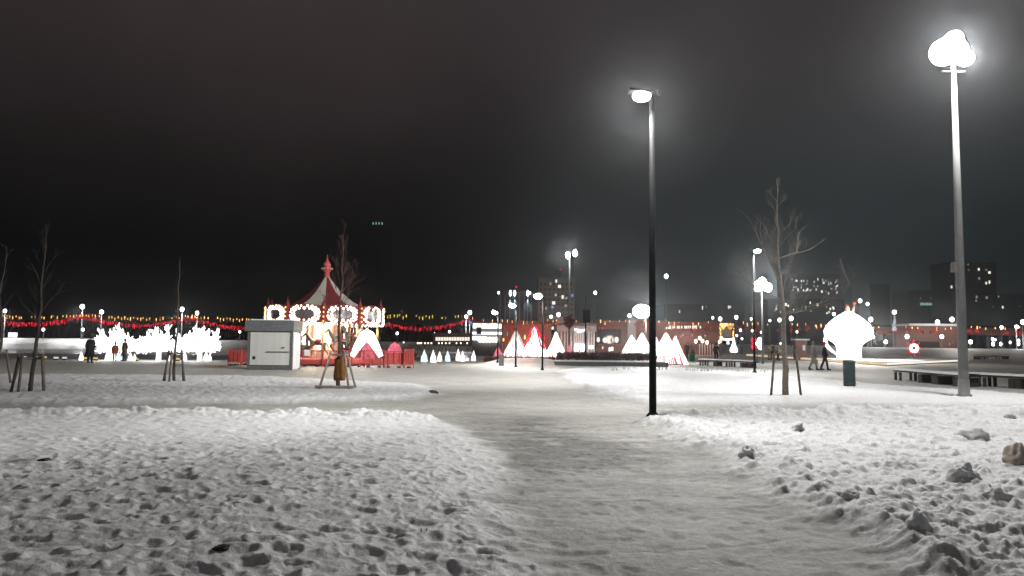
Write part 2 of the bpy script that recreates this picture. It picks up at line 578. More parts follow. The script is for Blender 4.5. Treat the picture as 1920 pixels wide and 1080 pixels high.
n1c = rp(n1, [(.38, (0, 0, 0)), (.62, (1, 1, 1))])
pathc = mix(n1c, rp(n2, [(.3, (.30, .293, .275)), (.65, (.52, .512, .485))]), rp(n2, [(.3, (.40, .393, .37)), (.7, (.60, .592, .565))]))
barec = rp(n2, [(.28, (.07, .07, .064)), (.66, (.24, .235, .22))])
col = mix(attr('bare'), pathc, barec)
col = mix(attr('field'), col, fieldc)
n4 = noise_tex(38, 5, .75)
n5 = noise_tex(140, 2, .6)
def mult(a, c):
    m_ = N(t, 'ShaderNodeMixRGB', blend_type='MULTIPLY')
    m_.inputs[0].default_value = 1
    t.links.new(a, m_.inputs[1])
    t.links.new(c, m_.inputs[2])
    return m_.outputs[0]
col = mult(col, rp(n4, [(.30, (.70, .69, .67)), (.52, (1, 1, 1))]))
col = mult(col, rp(n5, [(.32, (.80, .80, .80)), (.60, (1, 1, 1))]))
soilc = rp(n2, [(.3, (.03, .024, .018)), (.7, (.09, .07, .05))])
col = mix(attr('soil'), col, soilc)
t.links.new(col, b.inputs['Base Color'])
bp = N(t, 'ShaderNodeBump')
bp.inputs['Strength'].default_value = .55
bp.inputs['Distance'].default_value = .012
t.links.new(n3, bp.inputs['Height'])
bp2 = N(t, 'ShaderNodeBump')
bp2.inputs['Strength'].default_value = .5
bp2.inputs['Distance'].default_value = .035
t.links.new(n2, bp2.inputs['Height'])
t.links.new(bp.outputs[0], bp2.inputs['Normal'])
t.links.new(bp2.outputs[0], b.inputs['Normal'])
me.materials.append(gm)
link('ground', me, kind='structure')

# frozen river with a strip of dark open water under the far bank
M_ice = mat('river_ice', (.30, .33, .38), .6, 0, .3, .12)
M_water = mat('open_water', (.02, .024, .03), .12, 0, .1, .2, .5)
def sheet(name, pts, z, m):
    mb = MB()
    mb.v = [(x, y, z) for x, y in pts]
    mb.f = [tuple(range(len(pts)))]
    return mb.build(name, m, kind='structure')
sheet('river_ice', [(-220, 45), (2.5, 45), (2.5, 104), (-220, 100)], -.72, M_ice)
sheet('river_water', [(-260, 100), (2.5, 104), (3.2, 147), (-260, 147)], -.72, M_water)

# ------------------------------------------------------------------ near lamps
def path_lamp(label, base, h, side, modules, scale=1.0, group='slender path lamps with one lit head', aim=None, pole_r=.075, lens=(.19, .16, .11), col=(1, .985, .95)):
    """slender black lamp post with one lit head on a short arm"""
    t_ = thing('path_lamp', label, 'street lamp', base, 0, group)
    MB().tube([(0, 0, -.1), (0, 0, h * .3), (0, 0, h)], [pole_r, pole_r * .95, pole_r * .72], 12).build('pole', M_black, t_, True)
    MB().lathe([(pole_r * 1.9, -.05), (pole_r * 1.9, .03), (pole_r * 1.1, .10)], 12).build('base_collar', M_black, t_, True)
    MB().tube([(0, 0, h - .03), (side * .30 * scale, -.02, h + .03)], .028 * scale, 8).build('arm', M_dark, t_, True)
    hd = MB().box((side * .24 * scale, -.02, h + .075), (.50 * scale, .26 * scale, .05), Matrix.Rotation(R(-6 * side), 3, 'Y')).build('lamp_head', M_dark, t_)
    MB().sph((side * .22 * scale, -.04, h - .02), (lens[0] * scale, lens[1] * scale, lens[2] * scale), 14, 8).build('lens', E_lamp, hd, True)
    MB().box((-side * .15 * scale, -.02, h + .07), (.07, .09, .10), Matrix.Rotation(R(20), 3, 'Y')).build('sensor', M_galv, t_)
    for (p_, aim_, cone_) in modules:
        light('lamp_light', t_, (-side * .30 if aim_[0] * side < -.5 else side * .22 * scale, -.04, h - .22), p_, col, 'SPOT', .14, aim_, cone_, 1.0)
    return t_
b0 = GP(1224, 792)
# (power, aim, cone) of each module in the lamp heads
LP_CENTRE = [(6200, (-1, 0, -.24), 104), (400, (1, .1, -.5), 120), (1300, (-.15, 0, -1), 146), (2700, (-.2, 1, -.45), 120), (1450, (0, -1, -.68), 128), (600, (-.15, -1, -.34), 84)]
LP_SQUARE = 900
path_lamp('tall black path lamp at the corner of the path, in front of the snowy lawn', b0, 6.62, -1, LP_CENTRE, 1.0)
def lamp_px(px, py, top, side, power, label, scale=1.0, pr=.055, lens=(.19, .16, .13)):
    b_ = GP(px, py)
    h = D(px, top, b_.y).z - b_.z
    return path_lamp(label, b_, h, side, [(power, (0, -.05, -1), 172)], scale, pole_r=pr, lens=lens)
lamp_px(933, 684, 586, -1, LP_SQUARE, 'black path lamp beside the grey litter bin on the square', 1.0)
lamp_px(967, 688, 573, -1, LP_SQUARE, 'black path lamp in front of the white glowing peak', 1.0)
lamp_px(1017, 694, 555, -1, LP_SQUARE, 'black path lamp in front of the red-tipped glowing peak', 1.3)
lamp_px(1415, 699, 470, 1, 2900, 'black path lamp beside the staked bare tree, head pointing towards it', 1.0, .07)

# tall floodlight mast
def mast(label, base, h, r0, r1, heads, lights, group='floodlight masts on the square', n=14):
    t_ = thing('floodlight_mast', label, 'lamp post', base, 0, group)
    MB().tube([(0, 0, -.1), (0, 0, h * .25), (0, 0, h * .6), (0, 0, h)], [r0, r0 * .9, (r0 + r1) / 2, r1], n).build('pole', M_galv, t_, True)
    MB().lathe([(r0 * 1.5, -.05), (r0 * 1.5, .05), (r0 * 1.12, .07), (r0 * 1.08, .5), (r0, .52)], n).build('base_flange', M_galv, t_, True)
    MB().box((0, -r0 * .97, .95), (.12, .02, .38)).build('access_hatch', M_galv, t_)
    MB().box((-r0 * 1.25, 0, h * .38), (.12, .16, .3)).build('control_box', M_galv, t_)
    MB().tube([(-.35, 0, h - .25), (.35, 0, h - .25)], .035, 8).build('crossarm', M_galv, t_, True)
    for (x, y, z, rx, rz_, aim) in heads:
        q_ = Vector(aim).to_track_quat('Z', 'Y').to_matrix()
        hb = MB().lathe([(.02, -.22), (rx * .7, -.2), (rx * .95, -.06), (rx, 0)], 16)
        hb.v = [tuple(q_ @ Vector(v) + Vector((x, y, z))) for v in hb.v]
        hd = hb.build('floodlight', M_dark, t_, True)
        lb = MB().sph((0, 0, 0), (rx * .97, rx * .97, rz_), 18, 10)
        lb.v = [tuple(q_ @ Vector(v) + Vector((x, y, z))) for v in lb.v]
        lb.build('lens', E_flood, hd, True)
    for (loc, p, aim, cone) in lights:
        light('flood_light', t_, loc, p, (1, .975, .95), 'SPOT', .25, aim, cone, 1.0)
    return t_
bm_ = GP(1808, 750)
LP_MAST = [((-.36, -.75, 10.45), 3200, (-.50, -1, -.42), 120), ((-.5, .5, 10.8), 8000, (-.7, .7, -.45), 130), ((.05, -.7, 10.2), 5000, (.1, -.2, -1), 170), ((-.6, .4, 10.9), 44000, (-.8, .52, -.27), 75)]
hm = 10.15
mast('tall galvanised floodlight mast with a dazzling cluster of lamps', bm_, hm, .142, .066,
     [(-.36, -.15, hm + .30, .42, .38, (-.45, -1, -.35)), (-.02, -.10, hm + .72, .27, .30, (0, -1, -.1)), (.10, -.11, hm + .42, .28, .28, (.1, -1, -.2)), (.29, -.12, hm + .13, .25, .26, (.6, -1, -.4))],
     LP_MAST)

# second mast with the distant glare, and the twin-lamp mast
def simple_mast(label, px, Y, top, blobs, power, pole_r=.09, base_z=None, group='floodlight masts on the square', glowm=None):
    p = D(px, top, Y)
    z0 = gz(p.x, Y) if base_z is None else base_z
    t_ = thing('floodlight_mast', label, 'lamp post', (p.x, Y, z0), 0, group)
    h = p.z - z0
    MB().tube([(0, 0, -.2), (0, 0, h * .5), (0, 0, h)], [pole_r, pole_r * .85, pole_r * .6], 10).build('pole', M_galv, t_, True)
    for (dx, dy, rx, rz_) in blobs:
        k = Y / F
        c = (dx * k, -.15, h - dy * k)
        MB().tube([(0, 0, h - .1), (c[0], 0, c[2])], pole_r * .4, 6).build('arm', M_galv, t_)
        hd = MB().box((c[0], .16, c[2]), (rx * k * 1.6, .2, rz_ * k * 1.6)).build('floodlight', M_dark, t_)
        MB().sph(c, (rx * k, .25, rz_ * k), 16, 9).build('lens', glowm or E_flood2, hd, True)
    if power:
        light('flood_light', t_, (0, -.8, h - .2), power, (1, .99, .97), 'SPOT', .3, (0, -.5, -1), 165, .6)
        c_ = blobs[0] if len(blobs) < 3 else blobs[1]
        light('flood_light', t_, (c_[0] * Y / F, -.7, h - c_[1] * Y / F), power * 2.2, (.97, 1, .98), 'SPOT', .3, (-p.x * .9, -Y, -h * .5), 60, 1.0)
    return t_
simple_mast('pale mast with a blazing floodlight cluster behind the black path lamp', 1428, 60, 528, [(-8, 9, 9, 10), (0, 2, 8, 10), (9, 11, 9, 9)], 1500)
simple_mast('thin mast with one huge blazing floodlight above the wide glowing cones', 1211, 62, 572, [(-8, 12, 17, 13)], 1500, .06)
simple_mast('tall pale mast with two oval lamps in front of the apartment block', 1068, 88, 471, [(-3.5, 8, 4, 6.5), (10, 4, 4, 6.5)], 500, .14, glowm=E_lamp)

# ------------------------------------------------------------------ far lamps
def far_lamp(px, py, r, label, Y=150, pole=True, group='distant street lamps', m=None, name='street_lamp', cat='street lamp'):
    p = D(px, py, Y)
    z0 = gz(p.x, Y)
    k = Y / F
    t_ = thing(name, label, cat, (p.x, Y, z0), 0, group)
    h = p.z - z0
    if pole:
        MB().tube([(0, 0, -.3), (0, 0, h)], [.09, .06], 6).build('pole', M_galv, t_)
    MB().sph((0, -.12, h), (r * k * .74, r * k * .74, r * k * .86), 10, 6).build('lamp_globe', m or E_far, t_, True)
    return t_
for (px, py, r, lb) in [
    (10, 583, 4, 'street lamp over the river bank at the very edge of the view'),
    (155, 575, 5.2, 'brighter of the two street lamps above the first glowing tree'),
    (191, 585, 4.6, 'street lamp above the first glowing tree, lower of the pair'),
    (342, 580, 5, 'street lamp above the gap before the third glowing tree, higher of the pair'),
    (370, 587, 4.2, 'street lamp with amber lights wound down its post, above the third glowing tree'),
    (874, 594, 4, 'lower lamp of the pair beside the white striped pavilion'),
    (881, 586, 4.8, 'higher lamp of the pair beside the white striped pavilion'),
    (925, 585, 4.4, 'street lamp shining just beside the head of the path lamp by the bin'),
    (957, 572, 4.8, 'street lamp below the lit office block, between two path lamps'),
    (935, 549, 2.6, 'faint street lamp at the corner of the lit office block'),
    (1033, 594, 3.6, 'smaller of two lamps shining at the foot of the apartment block'),
    (1047, 590, 4.8, 'larger of two lamps shining at the foot of the apartment block'),
    (1116, 549, 3.8, 'lone high lamp over the dark speaker pole'),
    (1180, 592, 4, 'small lamp tucked against the huge blazing floodlight'),
    (1249, 518, 4.8, 'lone high lamp just beyond the tall black path lamp'),
    (1336, 596, 2.8, 'smallest lamp over the amber-lit gate'),
    (1350, 598, 4.4, 'lamp over the edge of the amber-lit gate'),
    (1380, 595, 4.4, 'lamp above the white bottle-shaped light'),
    (1408, 598, 2.6, 'small lamp beside the post of the path lamp near the staked tree'),
    (1443, 601, 2.6, 'small lamp between the floodlight mast and the staked tree'),
    (1461, 600, 4.2, 'lamp just before the trunk of the staked tree'),
    (1483, 597, 5, 'lamp just past the trunk of the staked tree'),
    (1563, 589, 3.6, 'lamp over the shoulder of the glowing domed kiosk'),
    (1612, 564, 4.4, 'higher of two lamps above the tip of the glowing domed kiosk'),
    (1626, 570, 3.6, 'lower of two lamps above the tip of the glowing domed kiosk'),
    (1632, 599, 5, 'lamp touching the far shoulder of the glowing domed kiosk'),
    (1757, 604, 5, 'lamp over the snowy flat roof'),
    (1784, 599, 5.2, 'brighter lamp over the end of the snowy flat roof'),
    (1799, 602, 4.6, 'lamp peeping out beside the tall galvanised mast'),
    (1877, 614, 3.6, 'lamp on the long bridge deck'),
    (1905, 613, 4.2, 'lamp near the end of the long bridge deck'),
    (1917, 604, 5.2, 'lamp above the bridge deck at the very edge of the view')]:
    Y_ = 150 if px < 900 else (118 if px > 1300 else 135)
    far_lamp(px, py, r, lb, Y_)
for i_, pw in ((1, 7000), (3, 7000), (5, 6000), (0, 7000), (2, 4000), (4, 4000), (25, 2200), (26, 2200), (30, 2200), (22, 1200)):
    o_ = bpy.data.objects['street_lamp' + ('.%03d' % i_ if i_ else '')]
    light('lamp_light', o_, (0, -.9, max(v.co.z for v in o_.children[0].data.vertices) - .7), pw, (.97, .97, 1), 'SPOT', .3, (0, -.25, -1), 165, 1.0)
tl = bpy.data.objects['street_lamp.004']
amb = MB()
hz = bpy.data.objects['street_lamp.004'].location
for k in range(60):
    z_ = 1.0 + k * .085
    a_ = k * 1.3
    amb.box((.16 * math.cos(a_), .16 * math.sin(a_) - .05, z_), (.05, .05, .12))
amb.build('amber_light_wrap', E_amber, tl, kind='stuff')
# low lights along the far bank and under the bridge
for (px, py, r, lb) in [
    (82, 618, 3.2, 'low white light on the dark river bank beside the bare tree'),
    (156, 618, 3.2, 'low white light on the dark river bank under the first street lamp pair'),
    (450, 622, 2.8, 'low square white light between the glowing trees and the shuttered booth'),
    (745, 625, 3, 'low white light on the dark bank just past the carousel'),
    (815, 626, 2.8, 'low white light at the end of the row of lit windows'),
    (843, 622, 2.8, 'low white light above the row of lit windows'),
    (1700, 631, 4.6, 'low lamp under the snowy flat roof above the red star light'),
    (1765, 631, 4.4, 'low lamp under the snowy flat roof on a dark post'),
    (1637, 632, 3.2, 'low lamp just past the rim of the glowing dome'),
    (1660, 641, 4.2, 'low lamp on the snowy rise between dome and red star light'),
    (1617, 642, 4.0, 'low lamp against the stem of the glowing dome'),
    (1819, 641, 4.4, 'low lamp just past the tall galvanised mast, under the bridge'),
    (1388, 619, 2.8, 'low lamp above the white lobed flower light'),
    (1410, 620, 2.8, 'low lamp behind the path lamp post by the flower light'),
    (1427, 623, 2.6, 'low lamp just over the white lobed flower light'),
    (1381, 629, 2.4, 'low lamp beside the white bottle-shaped light'),
    (1391, 635, 2.2, 'low lamp between bottle-shaped light and flower light'),
    (1464, 644, 2.8, 'low lamp beside the couple near the staked tree'),
    (1494, 622, 2.6, 'low lamp between the staked tree and the white street stall')]:
    Y_ = 149 if px < 900 else 112
    far_lamp(px, py, r, lb, Y_, True, 'low lights far off across the square and bank', None, 'bollard_lamp', 'lamp')

# ------------------------------------------------------------------ garlands across the skyline
from mathutils import noise as _mn
mn_noise = _mn.noise
def garland(a, b_, Y, sag, kind, label, sc=1.0):
    p0, p1 = D(*a, Y), D(*b_, Y)
    s_ = sag * Y / F
    red = kind == 'red'
    t_ = thing('red_light_garland' if red else 'amber_light_garland', label, 'light garland', tuple(p0), 0,
               'light garlands strung along the promenade')
    L = (p1 - p0)
    n = max(6, int(L.length / (.34 if red else .62)))
    pts = []
    for i in range(n + 1):
        u = i / n
        pts.append(Vector((L.x * u, L.y * u, L.z * u - s_ * 4 * u * (1 - u))))
    MB().tube(pts[::max(1, n // 12)] + [pts[-1]], .015, 3, False).build('wire', M_dark, t_)
    mb = MB()
    for i, p in enumerate(pts):
        if red:
            for j in range(2 if sc > .8 or random.random() < .6 else 0):
                h = random.uniform(.25, .95) * sc
                q_ = p + Vector((random.uniform(-.15, .15), random.uniform(-.1, .1), random.uniform(-.35, .05) * sc))
                mb.box(q_ - Vector((0, 0, h / 2)), (.08 * sc, .08, h))
        elif random.random() < .6 + .4 * (mn_noise(p * .25 + Vector((0, 0, Y))) > .0):
            h = random.uniform(.3, .8) * sc
            q_ = p + Vector((random.uniform(-.12, .12), random.uniform(-.1, .1), random.uniform(-.1, .35) * sc))
            mb.box(q_ - Vector((0, 0, h / 2)), (.10 * sc, .10, h))
    mb.build('bulb_run', ((E_redstr if sc > .8 else E_redstr2) if red else (E_yellow if 'carousel and the striped' in label else E_amber)), t_, kind='stuff')
spans = [((-30, 588), (155, 586), 'from the edge of the view to the first street lamps'),
         ((155, 586), (360, 589), 'over the glowing white trees'),
         ((360, 590), (545, 596), 'behind the shuttered booth'),
         ((690, 590), (878, 594), 'between the carousel and the striped pavilion'),
         ((878, 594), (1045, 600), 'past the lit office block'),
         ((1045, 600), (1208, 600), 'past the apartment block'),
         ((1208, 601), (1365, 604), 'over the brown-red hall'),
         ((1365, 604), (1530, 608), 'behind the staked tree'),
         ((1530, 609), (1700, 613), 'behind the glowing domed kiosk'),
         ((1700, 613), (1830, 614), 'over the snowy flat roof'),
         ((1830, 614), (1960, 614), 'over the end of the bridge')]
for i, (a, b_, lb) in enumerate(spans):
    Y_ = 147 if i < 4 else 98.5
    rs = [15, 17, 16, 18, 10, 9, 9, 8, 6, 4, 4][i]
    garland((a[0], a[1] + 2), (b_[0], b_[1] + 2), Y_, rs, 'red', 'red light garland sagging ' + lb, 1.0 if i < 4 else .6)
    garland((a[0], a[1] + (0 if i > 2 else 3)), (b_[0], b_[1] + (0 if i > 2 else 3)), Y_ - .6, [4, 6, 3, 1, 4, 2, 2, 1, 1, 1, 1][i], 'amber', 'amber light garland hung ' + lb, .9 if i < 4 else .6)

# ------------------------------------------------------------------ glowing trees
def light_tree(label, px, py, crown_w, top, crown_y0, trunks, seed, wide=1.0):
    rnd = random.Random(seed)
    b_ = GP(px, py)
    Y = b_.y
    k = Y / F
    t_ = thing('light_tree', label, 'light sculpture', b_, 0, 'glowing white trees by the river')
    H = D(px, top, Y).z - b_.z
    tz = D(px, crown_y0, Y).z - b_.z
    tr = MB()
    for dx in trunks:
        tr.tube([(dx * k, 0, -.05), (dx * k * .7, 0, tz * .6), (dx * .3 * k, 0, tz + .1)], [.17, .15, .13], 10)
    tr.build('trunk', E_white, t_, True)
    br = MB()
    hw = crown_w * k / 2
    z0 = tz * .80
    def limb(p, d, l, r, lev):
        n = 4
        pts = [p]
        for i in range(n):
            d = (d + Vector((rnd.uniform(-.3, .3), rnd.uniform(-.3, .3), rnd.uniform(-.12, .22)))).normalized()
            p = p + d * l / n
            pts.append(p)
        br.tube(pts, [r, r * .9, r * .8, r * .65, r * .4], 4)
        if lev < 2:
            for c in range(6 if lev == 0 else 5):
                f = rnd.uniform(.25, 1)
                q_ = pts[min(n, int(f * n))]
                up_ = rnd.uniform(.2, 1.3) if rnd.random() < .72 else rnd.uniform(-.7, .1)
                limb(q_, (d * .35 + Vector((rnd.uniform(-.45, .45), rnd.uniform(-.45, .45), up_))).normalized(), l * rnd.uniform(.38, .66), r * .78, lev + 1)
    for i in range(12):
        a = -1 + 2 * i / 11
        e = rnd.uniform(.10, .38) if abs(a) > .45 else rnd.uniform(.4, .8)
        d = Vector((a * 1.3, rnd.uniform(-.6, .6), e)).normalized()
        limb(Vector((a * .12, 0, z0)), d, (hw * .55 if abs(a) > .5 else (H - z0) * .55) * rnd.uniform(.7, 1.1), .060, 0)
    q0 = sorted(v[2] for v in br.v)[int(len(br.v) * .985)]
    xs = sorted(abs(v[0]) for v in br.v)[int(len(br.v) * .985)]
    br.v = [(v[0] * hw / xs * .97, v[1] * .8, z0 + (v[2] - z0) * ((H - z0) * .93 / (q0 - z0) if v[2] > z0 else .8)) for v in br.v]
    br.build('crown', E_white, t_)
    light('tree_glow', t_, (0, -1.2, H * .55), 130, (1, .98, .95), 'POINT', .6)
light_tree('glowing white tree nearest the dark-coated walker', 214, 675, 84, 615, 654, [-6, 5], 3)
light_tree('glowing white tree with a forked stem, middle of its row', 297, 676, 80, 615, 654, [0], 5)
light_tree('glowing white tree with a single stout stem, nearest the booth', 374, 676, 80, 614, 654, [0], 8)

# ------------------------------------------------------------------ small glowing cones and floor lights
def glow_cone(px, py, hpx, wpx, m, label, ball=False):
    b_ = GP(px, py)
    k = b_.y / F
    h, r = hpx * k, wpx * k / 2
    t_ = thing('light_cone' if not ball else 'light_ball', label, 'light sculpture', b_, 0, 'small glowing figures along the promenade edge')
    if ball:
        MB().sph((0, 0, r), r, 12, 8).build('globe', m, t_, True)
        MB().lathe([(r * .6, -.02), (r * .6, .06)], 10).build('foot', M_dark, t_)
        return
    mb = MB()
    n = 11
    for i in range(n):
        a = 2 * math.pi * i / n + random.uniform(-.15, .15)
        rr = r * random.uniform(.82, 1.1)
        lean = random.uniform(-.06, .06) * h
        mb.tube([(rr * math.cos(a), rr * math.sin(a), random.uniform(0, .06)), (rr * .72 * math.cos(a), rr * .72 * math.sin(a), h * .45), (lean * .3, 0, h * random.uniform(.9, 1))], [r * .26, r * .24, r * .07], 5)
    mb.build('light_strips', m, t_)
    MB().lathe([(r * .8, 0), (r * .78, h * .1), (r * .5, h * .5), (.01, h * .93)], 10).build('core', m, t_, True)
edge_cones = [(152, 676, 17, 8, E_cone, 'white glowing cone beside the dark-coated walker'),
    (201, 676, 18, 8, E_cone, 'white glowing cone under the first glowing tree, before the orange jacket'),
    (209, 676, 19, 5, E_cone, 'slim white glowing cone touching the orange jacket'),
    (225, 676, 17, 10, E_ice, 'ice-blue glowing cone between two visitors at the glowing trees'),
    (244, 676, 17, 8, E_cone, 'white glowing cone between the first two glowing trees'),
    (252, 677, 14, 7, E_cone, 'short white glowing cone with a yellow floor light in front'),
    (317, 676, 11, 7, E_cone, 'small white glowing cone just past the forked glowing tree'),
    (346, 676, 18, 8, E_cone, 'white glowing cone before the stout glowing tree'),
    (386, 677, 19, 9, E_cone, 'white glowing cone just past the stout glowing stem'),
    (393, 677, 16, 6, E_cone, 'slim white glowing cone, last before the red panel by the booth'),
    (782, 675, 18, 8, E_cone, 'white glowing cone nearest the red picket fence'),
    (795, 679, 23, 12, E_ice, 'large ice-blue glowing cone, second past the red picket fence'),
    (812, 680, 24, 10, E_cone, 'tall white glowing cone between the two ice-blue ones'),
    (824, 678, 19, 8, E_cone, 'shorter white glowing cone between the two ice-blue ones'),
    (839, 678, 20, 9, E_ice, 'smaller ice-blue glowing cone before the white pair'),
    (859, 677, 23, 8, E_cone, 'taller cone of the touching white pair'),
    (867, 678, 20, 9, E_cone, 'shorter cone of the touching white pair'),
    (888, 677, 20, 8, E_cone, 'white glowing cone, last of the row before the striped pavilion')]
for e in edge_cones:
    glow_cone(*e)
glow_cone(876, 678, 8, 7, E_cone, 'white glowing ball between the white cones', True)
glow_cone(895, 674, 10, 3, E_pink, 'thin pinkish glowing spike past the last white cone')
glow_cone(909, 674, 9, 3, E_pink, 'thin pinkish glowing spike nearest the path lamp by the bin')
for (px, py, m, lb) in [(45, 674, E_floorw, 'whitish floor light between the stakes of the tree at the edge'),
    (66, 674, E_floory, 'amber floor light directly behind the staked trunk'), (83, 674, E_floory, 'amber floor light just past the staked trunk'),
    (105, 675, E_floorw, 'whitish floor light, third before the dark-coated walker'), (121, 675, E_floorw, 'whitish floor light, second before the dark-coated walker'),
    (161, 676, E_floory, 'amber floor light at the heels of the dark-coated walker'), (179, 676, E_floory, 'faint amber floor light just past the dark-coated walker'),
    (255, 677, E_floory, 'yellow floor light in front of the short white cone'), (333, 677, E_floory, 'yellow floor light behind the thin staked tree')]:
    b_ = GP(px, py)
    t_ = thing('floor_light', lb, 'lamp', b_, 0, 'floor lights along the promenade edge')
    MB().box((0, 0, .05), (.26, .2, .10)).build('housing', M_dark, t_)
    MB().box((0, 0, .15), (.24, .16, .12)).build('lamp_window', m, t_)

# ------------------------------------------------------------------ big glowing peaks
def peak(px, py, hpx, wpx, main, tip, foot, label, n=34, open_door=False, group='glowing cone tents on the planted bed', feetfrac=.35):
    Y = 56.5
    b_ = D(px, py, Y)
    b_.z = gz(b_.x, Y)
    k = Y / F
    h, r = D(px, py - hpx, Y).z - b_.z, wpx * k / 2 * 1.12
    t_ = thing('light_peak', label, 'light sculpture', b_, 0, group)
    A, B_, Cc = MB(), MB(), MB()
    for i in range(n):
        a = 2 * math.pi * i / n + random.uniform(-.05, .05)
        if open_door and abs(((a + math.pi / 2 + math.pi) % (2 * math.pi)) - math.pi) < .33:
            continue
        ca, sa = math.cos(a), math.sin(a)
        rr = r * random.uniform(.80, 1.10)
        hh = h * random.uniform(.78, 1.03)
        f0 = random.uniform(.0, feetfrac)
        P = lambda f: (rr * (1 - f) ** .9 * ca, rr * (1 - f) ** .9 * sa, hh * f)
        A.tube([P(f0 * .6), P(.5), P(random.uniform(.88, .97))], [r * .072, r * .062, r * .022], 5)
        P3 = lambda f: (rr * 1.04 * (1 - f) ** .9 * ca + r * .04 * ca, rr * 1.04 * (1 - f) ** .9 * sa + r * .04 * sa, hh * f)
        B_.tube([P3(.0), P3(.10 + f0 * .8)], [r * .045, r * .035], 4)
        if random.random() < .8:
            P2 = lambda f: ((rr * (1 - f) ** .9 + r * .10) * ca, (rr * (1 - f) ** .9 + r * .10) * sa, hh * 1.03 * f)
            Cc.tube([P2(random.uniform(.25, .6)), P2(random.uniform(.85, 1.0))], [r * .03, r * .03], 4)
    A.build('light_strips', main, t_, kind='stuff')
    if foot:
        B_.build('foot_strips', foot, t_, kind='stuff')
    if tip:
        Cc.build('tip_strips', tip, t_, kind='stuff')
    MB().lathe([(r * .12, h * .93), (r * .03, h * 1.0)], 8).build('finial', tip or main, t_, True)
    MB().lathe([(r * 1.02, .0), (r * 1.02, .06), (r * .96, .06)], 24).build('ring_base', M_dark, t_)
    return t_
peak(934, 667, 20, 24, E_pink, None, E_redled, 'small pink glowing cone behind the grey litter bin', 22)
p1_ = peak(966, 668, 46, 46, E_peak, E_floorw, E_pink, 'white glowing peak with red foot strips behind two path lamps', 40)
p2_ = peak(1003, 667, 55, 54, E_peak, E_redled, E_white, 'tallest glowing peak with red tip and dark doorway', 44, True)
peak(1042, 668, 46, 42, E_peak, None, E_redled, 'white glowing peak standing alone beside the columned pavilion', 40)
peak(1067, 668, 22, 18, E_pink, None, E_redled, 'slim pink glowing cone at the foot of the columned pavilion', 20)
peak(1184, 672, 44, 46, E_peak, None, E_pink, 'first of the broad blown-out cones, left of the black lamp post', 34)
peak(1204, 672, 48, 52, E_peak, None, E_redled, 'broad blown-out cone right under the huge floodlight', 36)
peak(1230, 672, 40, 44, E_peak, None, E_white, 'blown-out cone directly behind the tall black path lamp', 34)
peak(1249, 672, 48, 54, E_peak, None, E_pink, 'highest of the blown-out cones past the tall black path lamp', 40)
peak(1267, 672, 42, 36, E_peak, None, E_white, 'narrow blown-out cone at the end of the bright cluster', 30)
peak(1278, 673, 25, 14, E_pink, None, E_redled, 'slim pink glowing cone at the end of the bright cluster', 20)
for (px, py, p, c) in [(985, 668, 200, (1, .40, .36)), (1040, 668, 120, (1, .75, .7)), (1225, 674, 260, (1, .85, .84))]:
    b_ = D(px, py, 54.5)
    light('sculpture_glow', None, (b_.x, b_.y, 1.5), p, c, 'POINT', .6)

# planted bed with a dark hedge and a snow-covered granite edge
a0, a1 = GP(1048, 690), GP(1272, 691)
t_ = thing('planted_bed', 'low granite-edged bed with dark winter hedge before the glowing cones', 'planter', ((a0.x + a1.x) / 2, 52.5, 0))
L_ = a1.x - a0.x
MB().box((0, 0, .1), (L_, 4.2, .36)).build('edging', M_stone, t_)
MB().box((0, .15, .30), (L_ - .2, 3.7, .06)).build('snow_cover', M_snow, t_)
hb = MB()
rnd = random.Random(4)
for i in range(4200):
    x, y = rnd.uniform(-L_ / 2 + .3, L_ / 2 - .3), rnd.uniform(.1, 1.3)
    p = Vector((x, y, rnd.uniform(.33, .78)))
    d = Vector((rnd.uniform(-1, 1), rnd.uniform(-1, 1), rnd.uniform(.3, 1.4))).normalized() * rnd.uniform(.1, .26)
    hb.tube([p, p + d], [.022, .008], 3, False)
hb.build('hedge', M_hedge, t_, kind='stuff')
b_ = Vector((1.3, 53.6, gz(1.3, 53.6) - .03))
t_ = thing('low_hedge', 'low snow-dusted dark hedge under the red-tipped glowing peaks', 'hedge', (b_.x, b_.y, 0))
hb = MB()
for i in range(3600):
    x, y = rnd.uniform(-3.2, 2.4), rnd.uniform(-.6, .5)
    p = Vector((x, y, rnd.uniform(.0, .42)))
    d = Vector((rnd.uniform(-1, 1), rnd.uniform(-1, 1), rnd.uniform(.3, 1.4))).normalized() * rnd.uniform(.1, .26)
    hb.tube([p, p + d], [.022, .008], 3, False)
hb.build('twigs', M_hedge, t_, kind='stuff')

# ------------------------------------------------------------------ skinned bodies (people, carousel horses)
def skin_mesh(name, verts, edges, radii, m, sub=1, root=0):
    me = bpy.data.meshes.new(name)
    me.from_pydata([tuple(v) for v in verts], edges, [])
    o = bpy.data.objects.new(name, me)
    C.objects.link(o)
    sk = o.modifiers.new('skin', 'SKIN')
    sk.branch_smoothing = .4
    if sub:
        sb = o.modifiers.new('sub', 'SUBSURF')
        sb.levels = sb.render_levels = sub
    for i, d in enumerate(me.skin_vertices[0].data):
        r = radii[i]
        d.radius = r if isinstance(r, tuple) else (r, r)
        d.use_root = (i == root)
    bpy.context.view_layer.update()
    dg = bpy.context.evaluated_depsgraph_get()
    nm = bpy.data.meshes.new_from_object(o.evaluated_get(dg))
    bpy.data.objects.remove(o)
    bpy.data.meshes.remove(me)
    nm.name = name
    nm.materials.clear()
    nm.materials.append(m)
    nm.polygons.foreach_set('use_smooth', [True] * len(nm.polygons))
    return nm
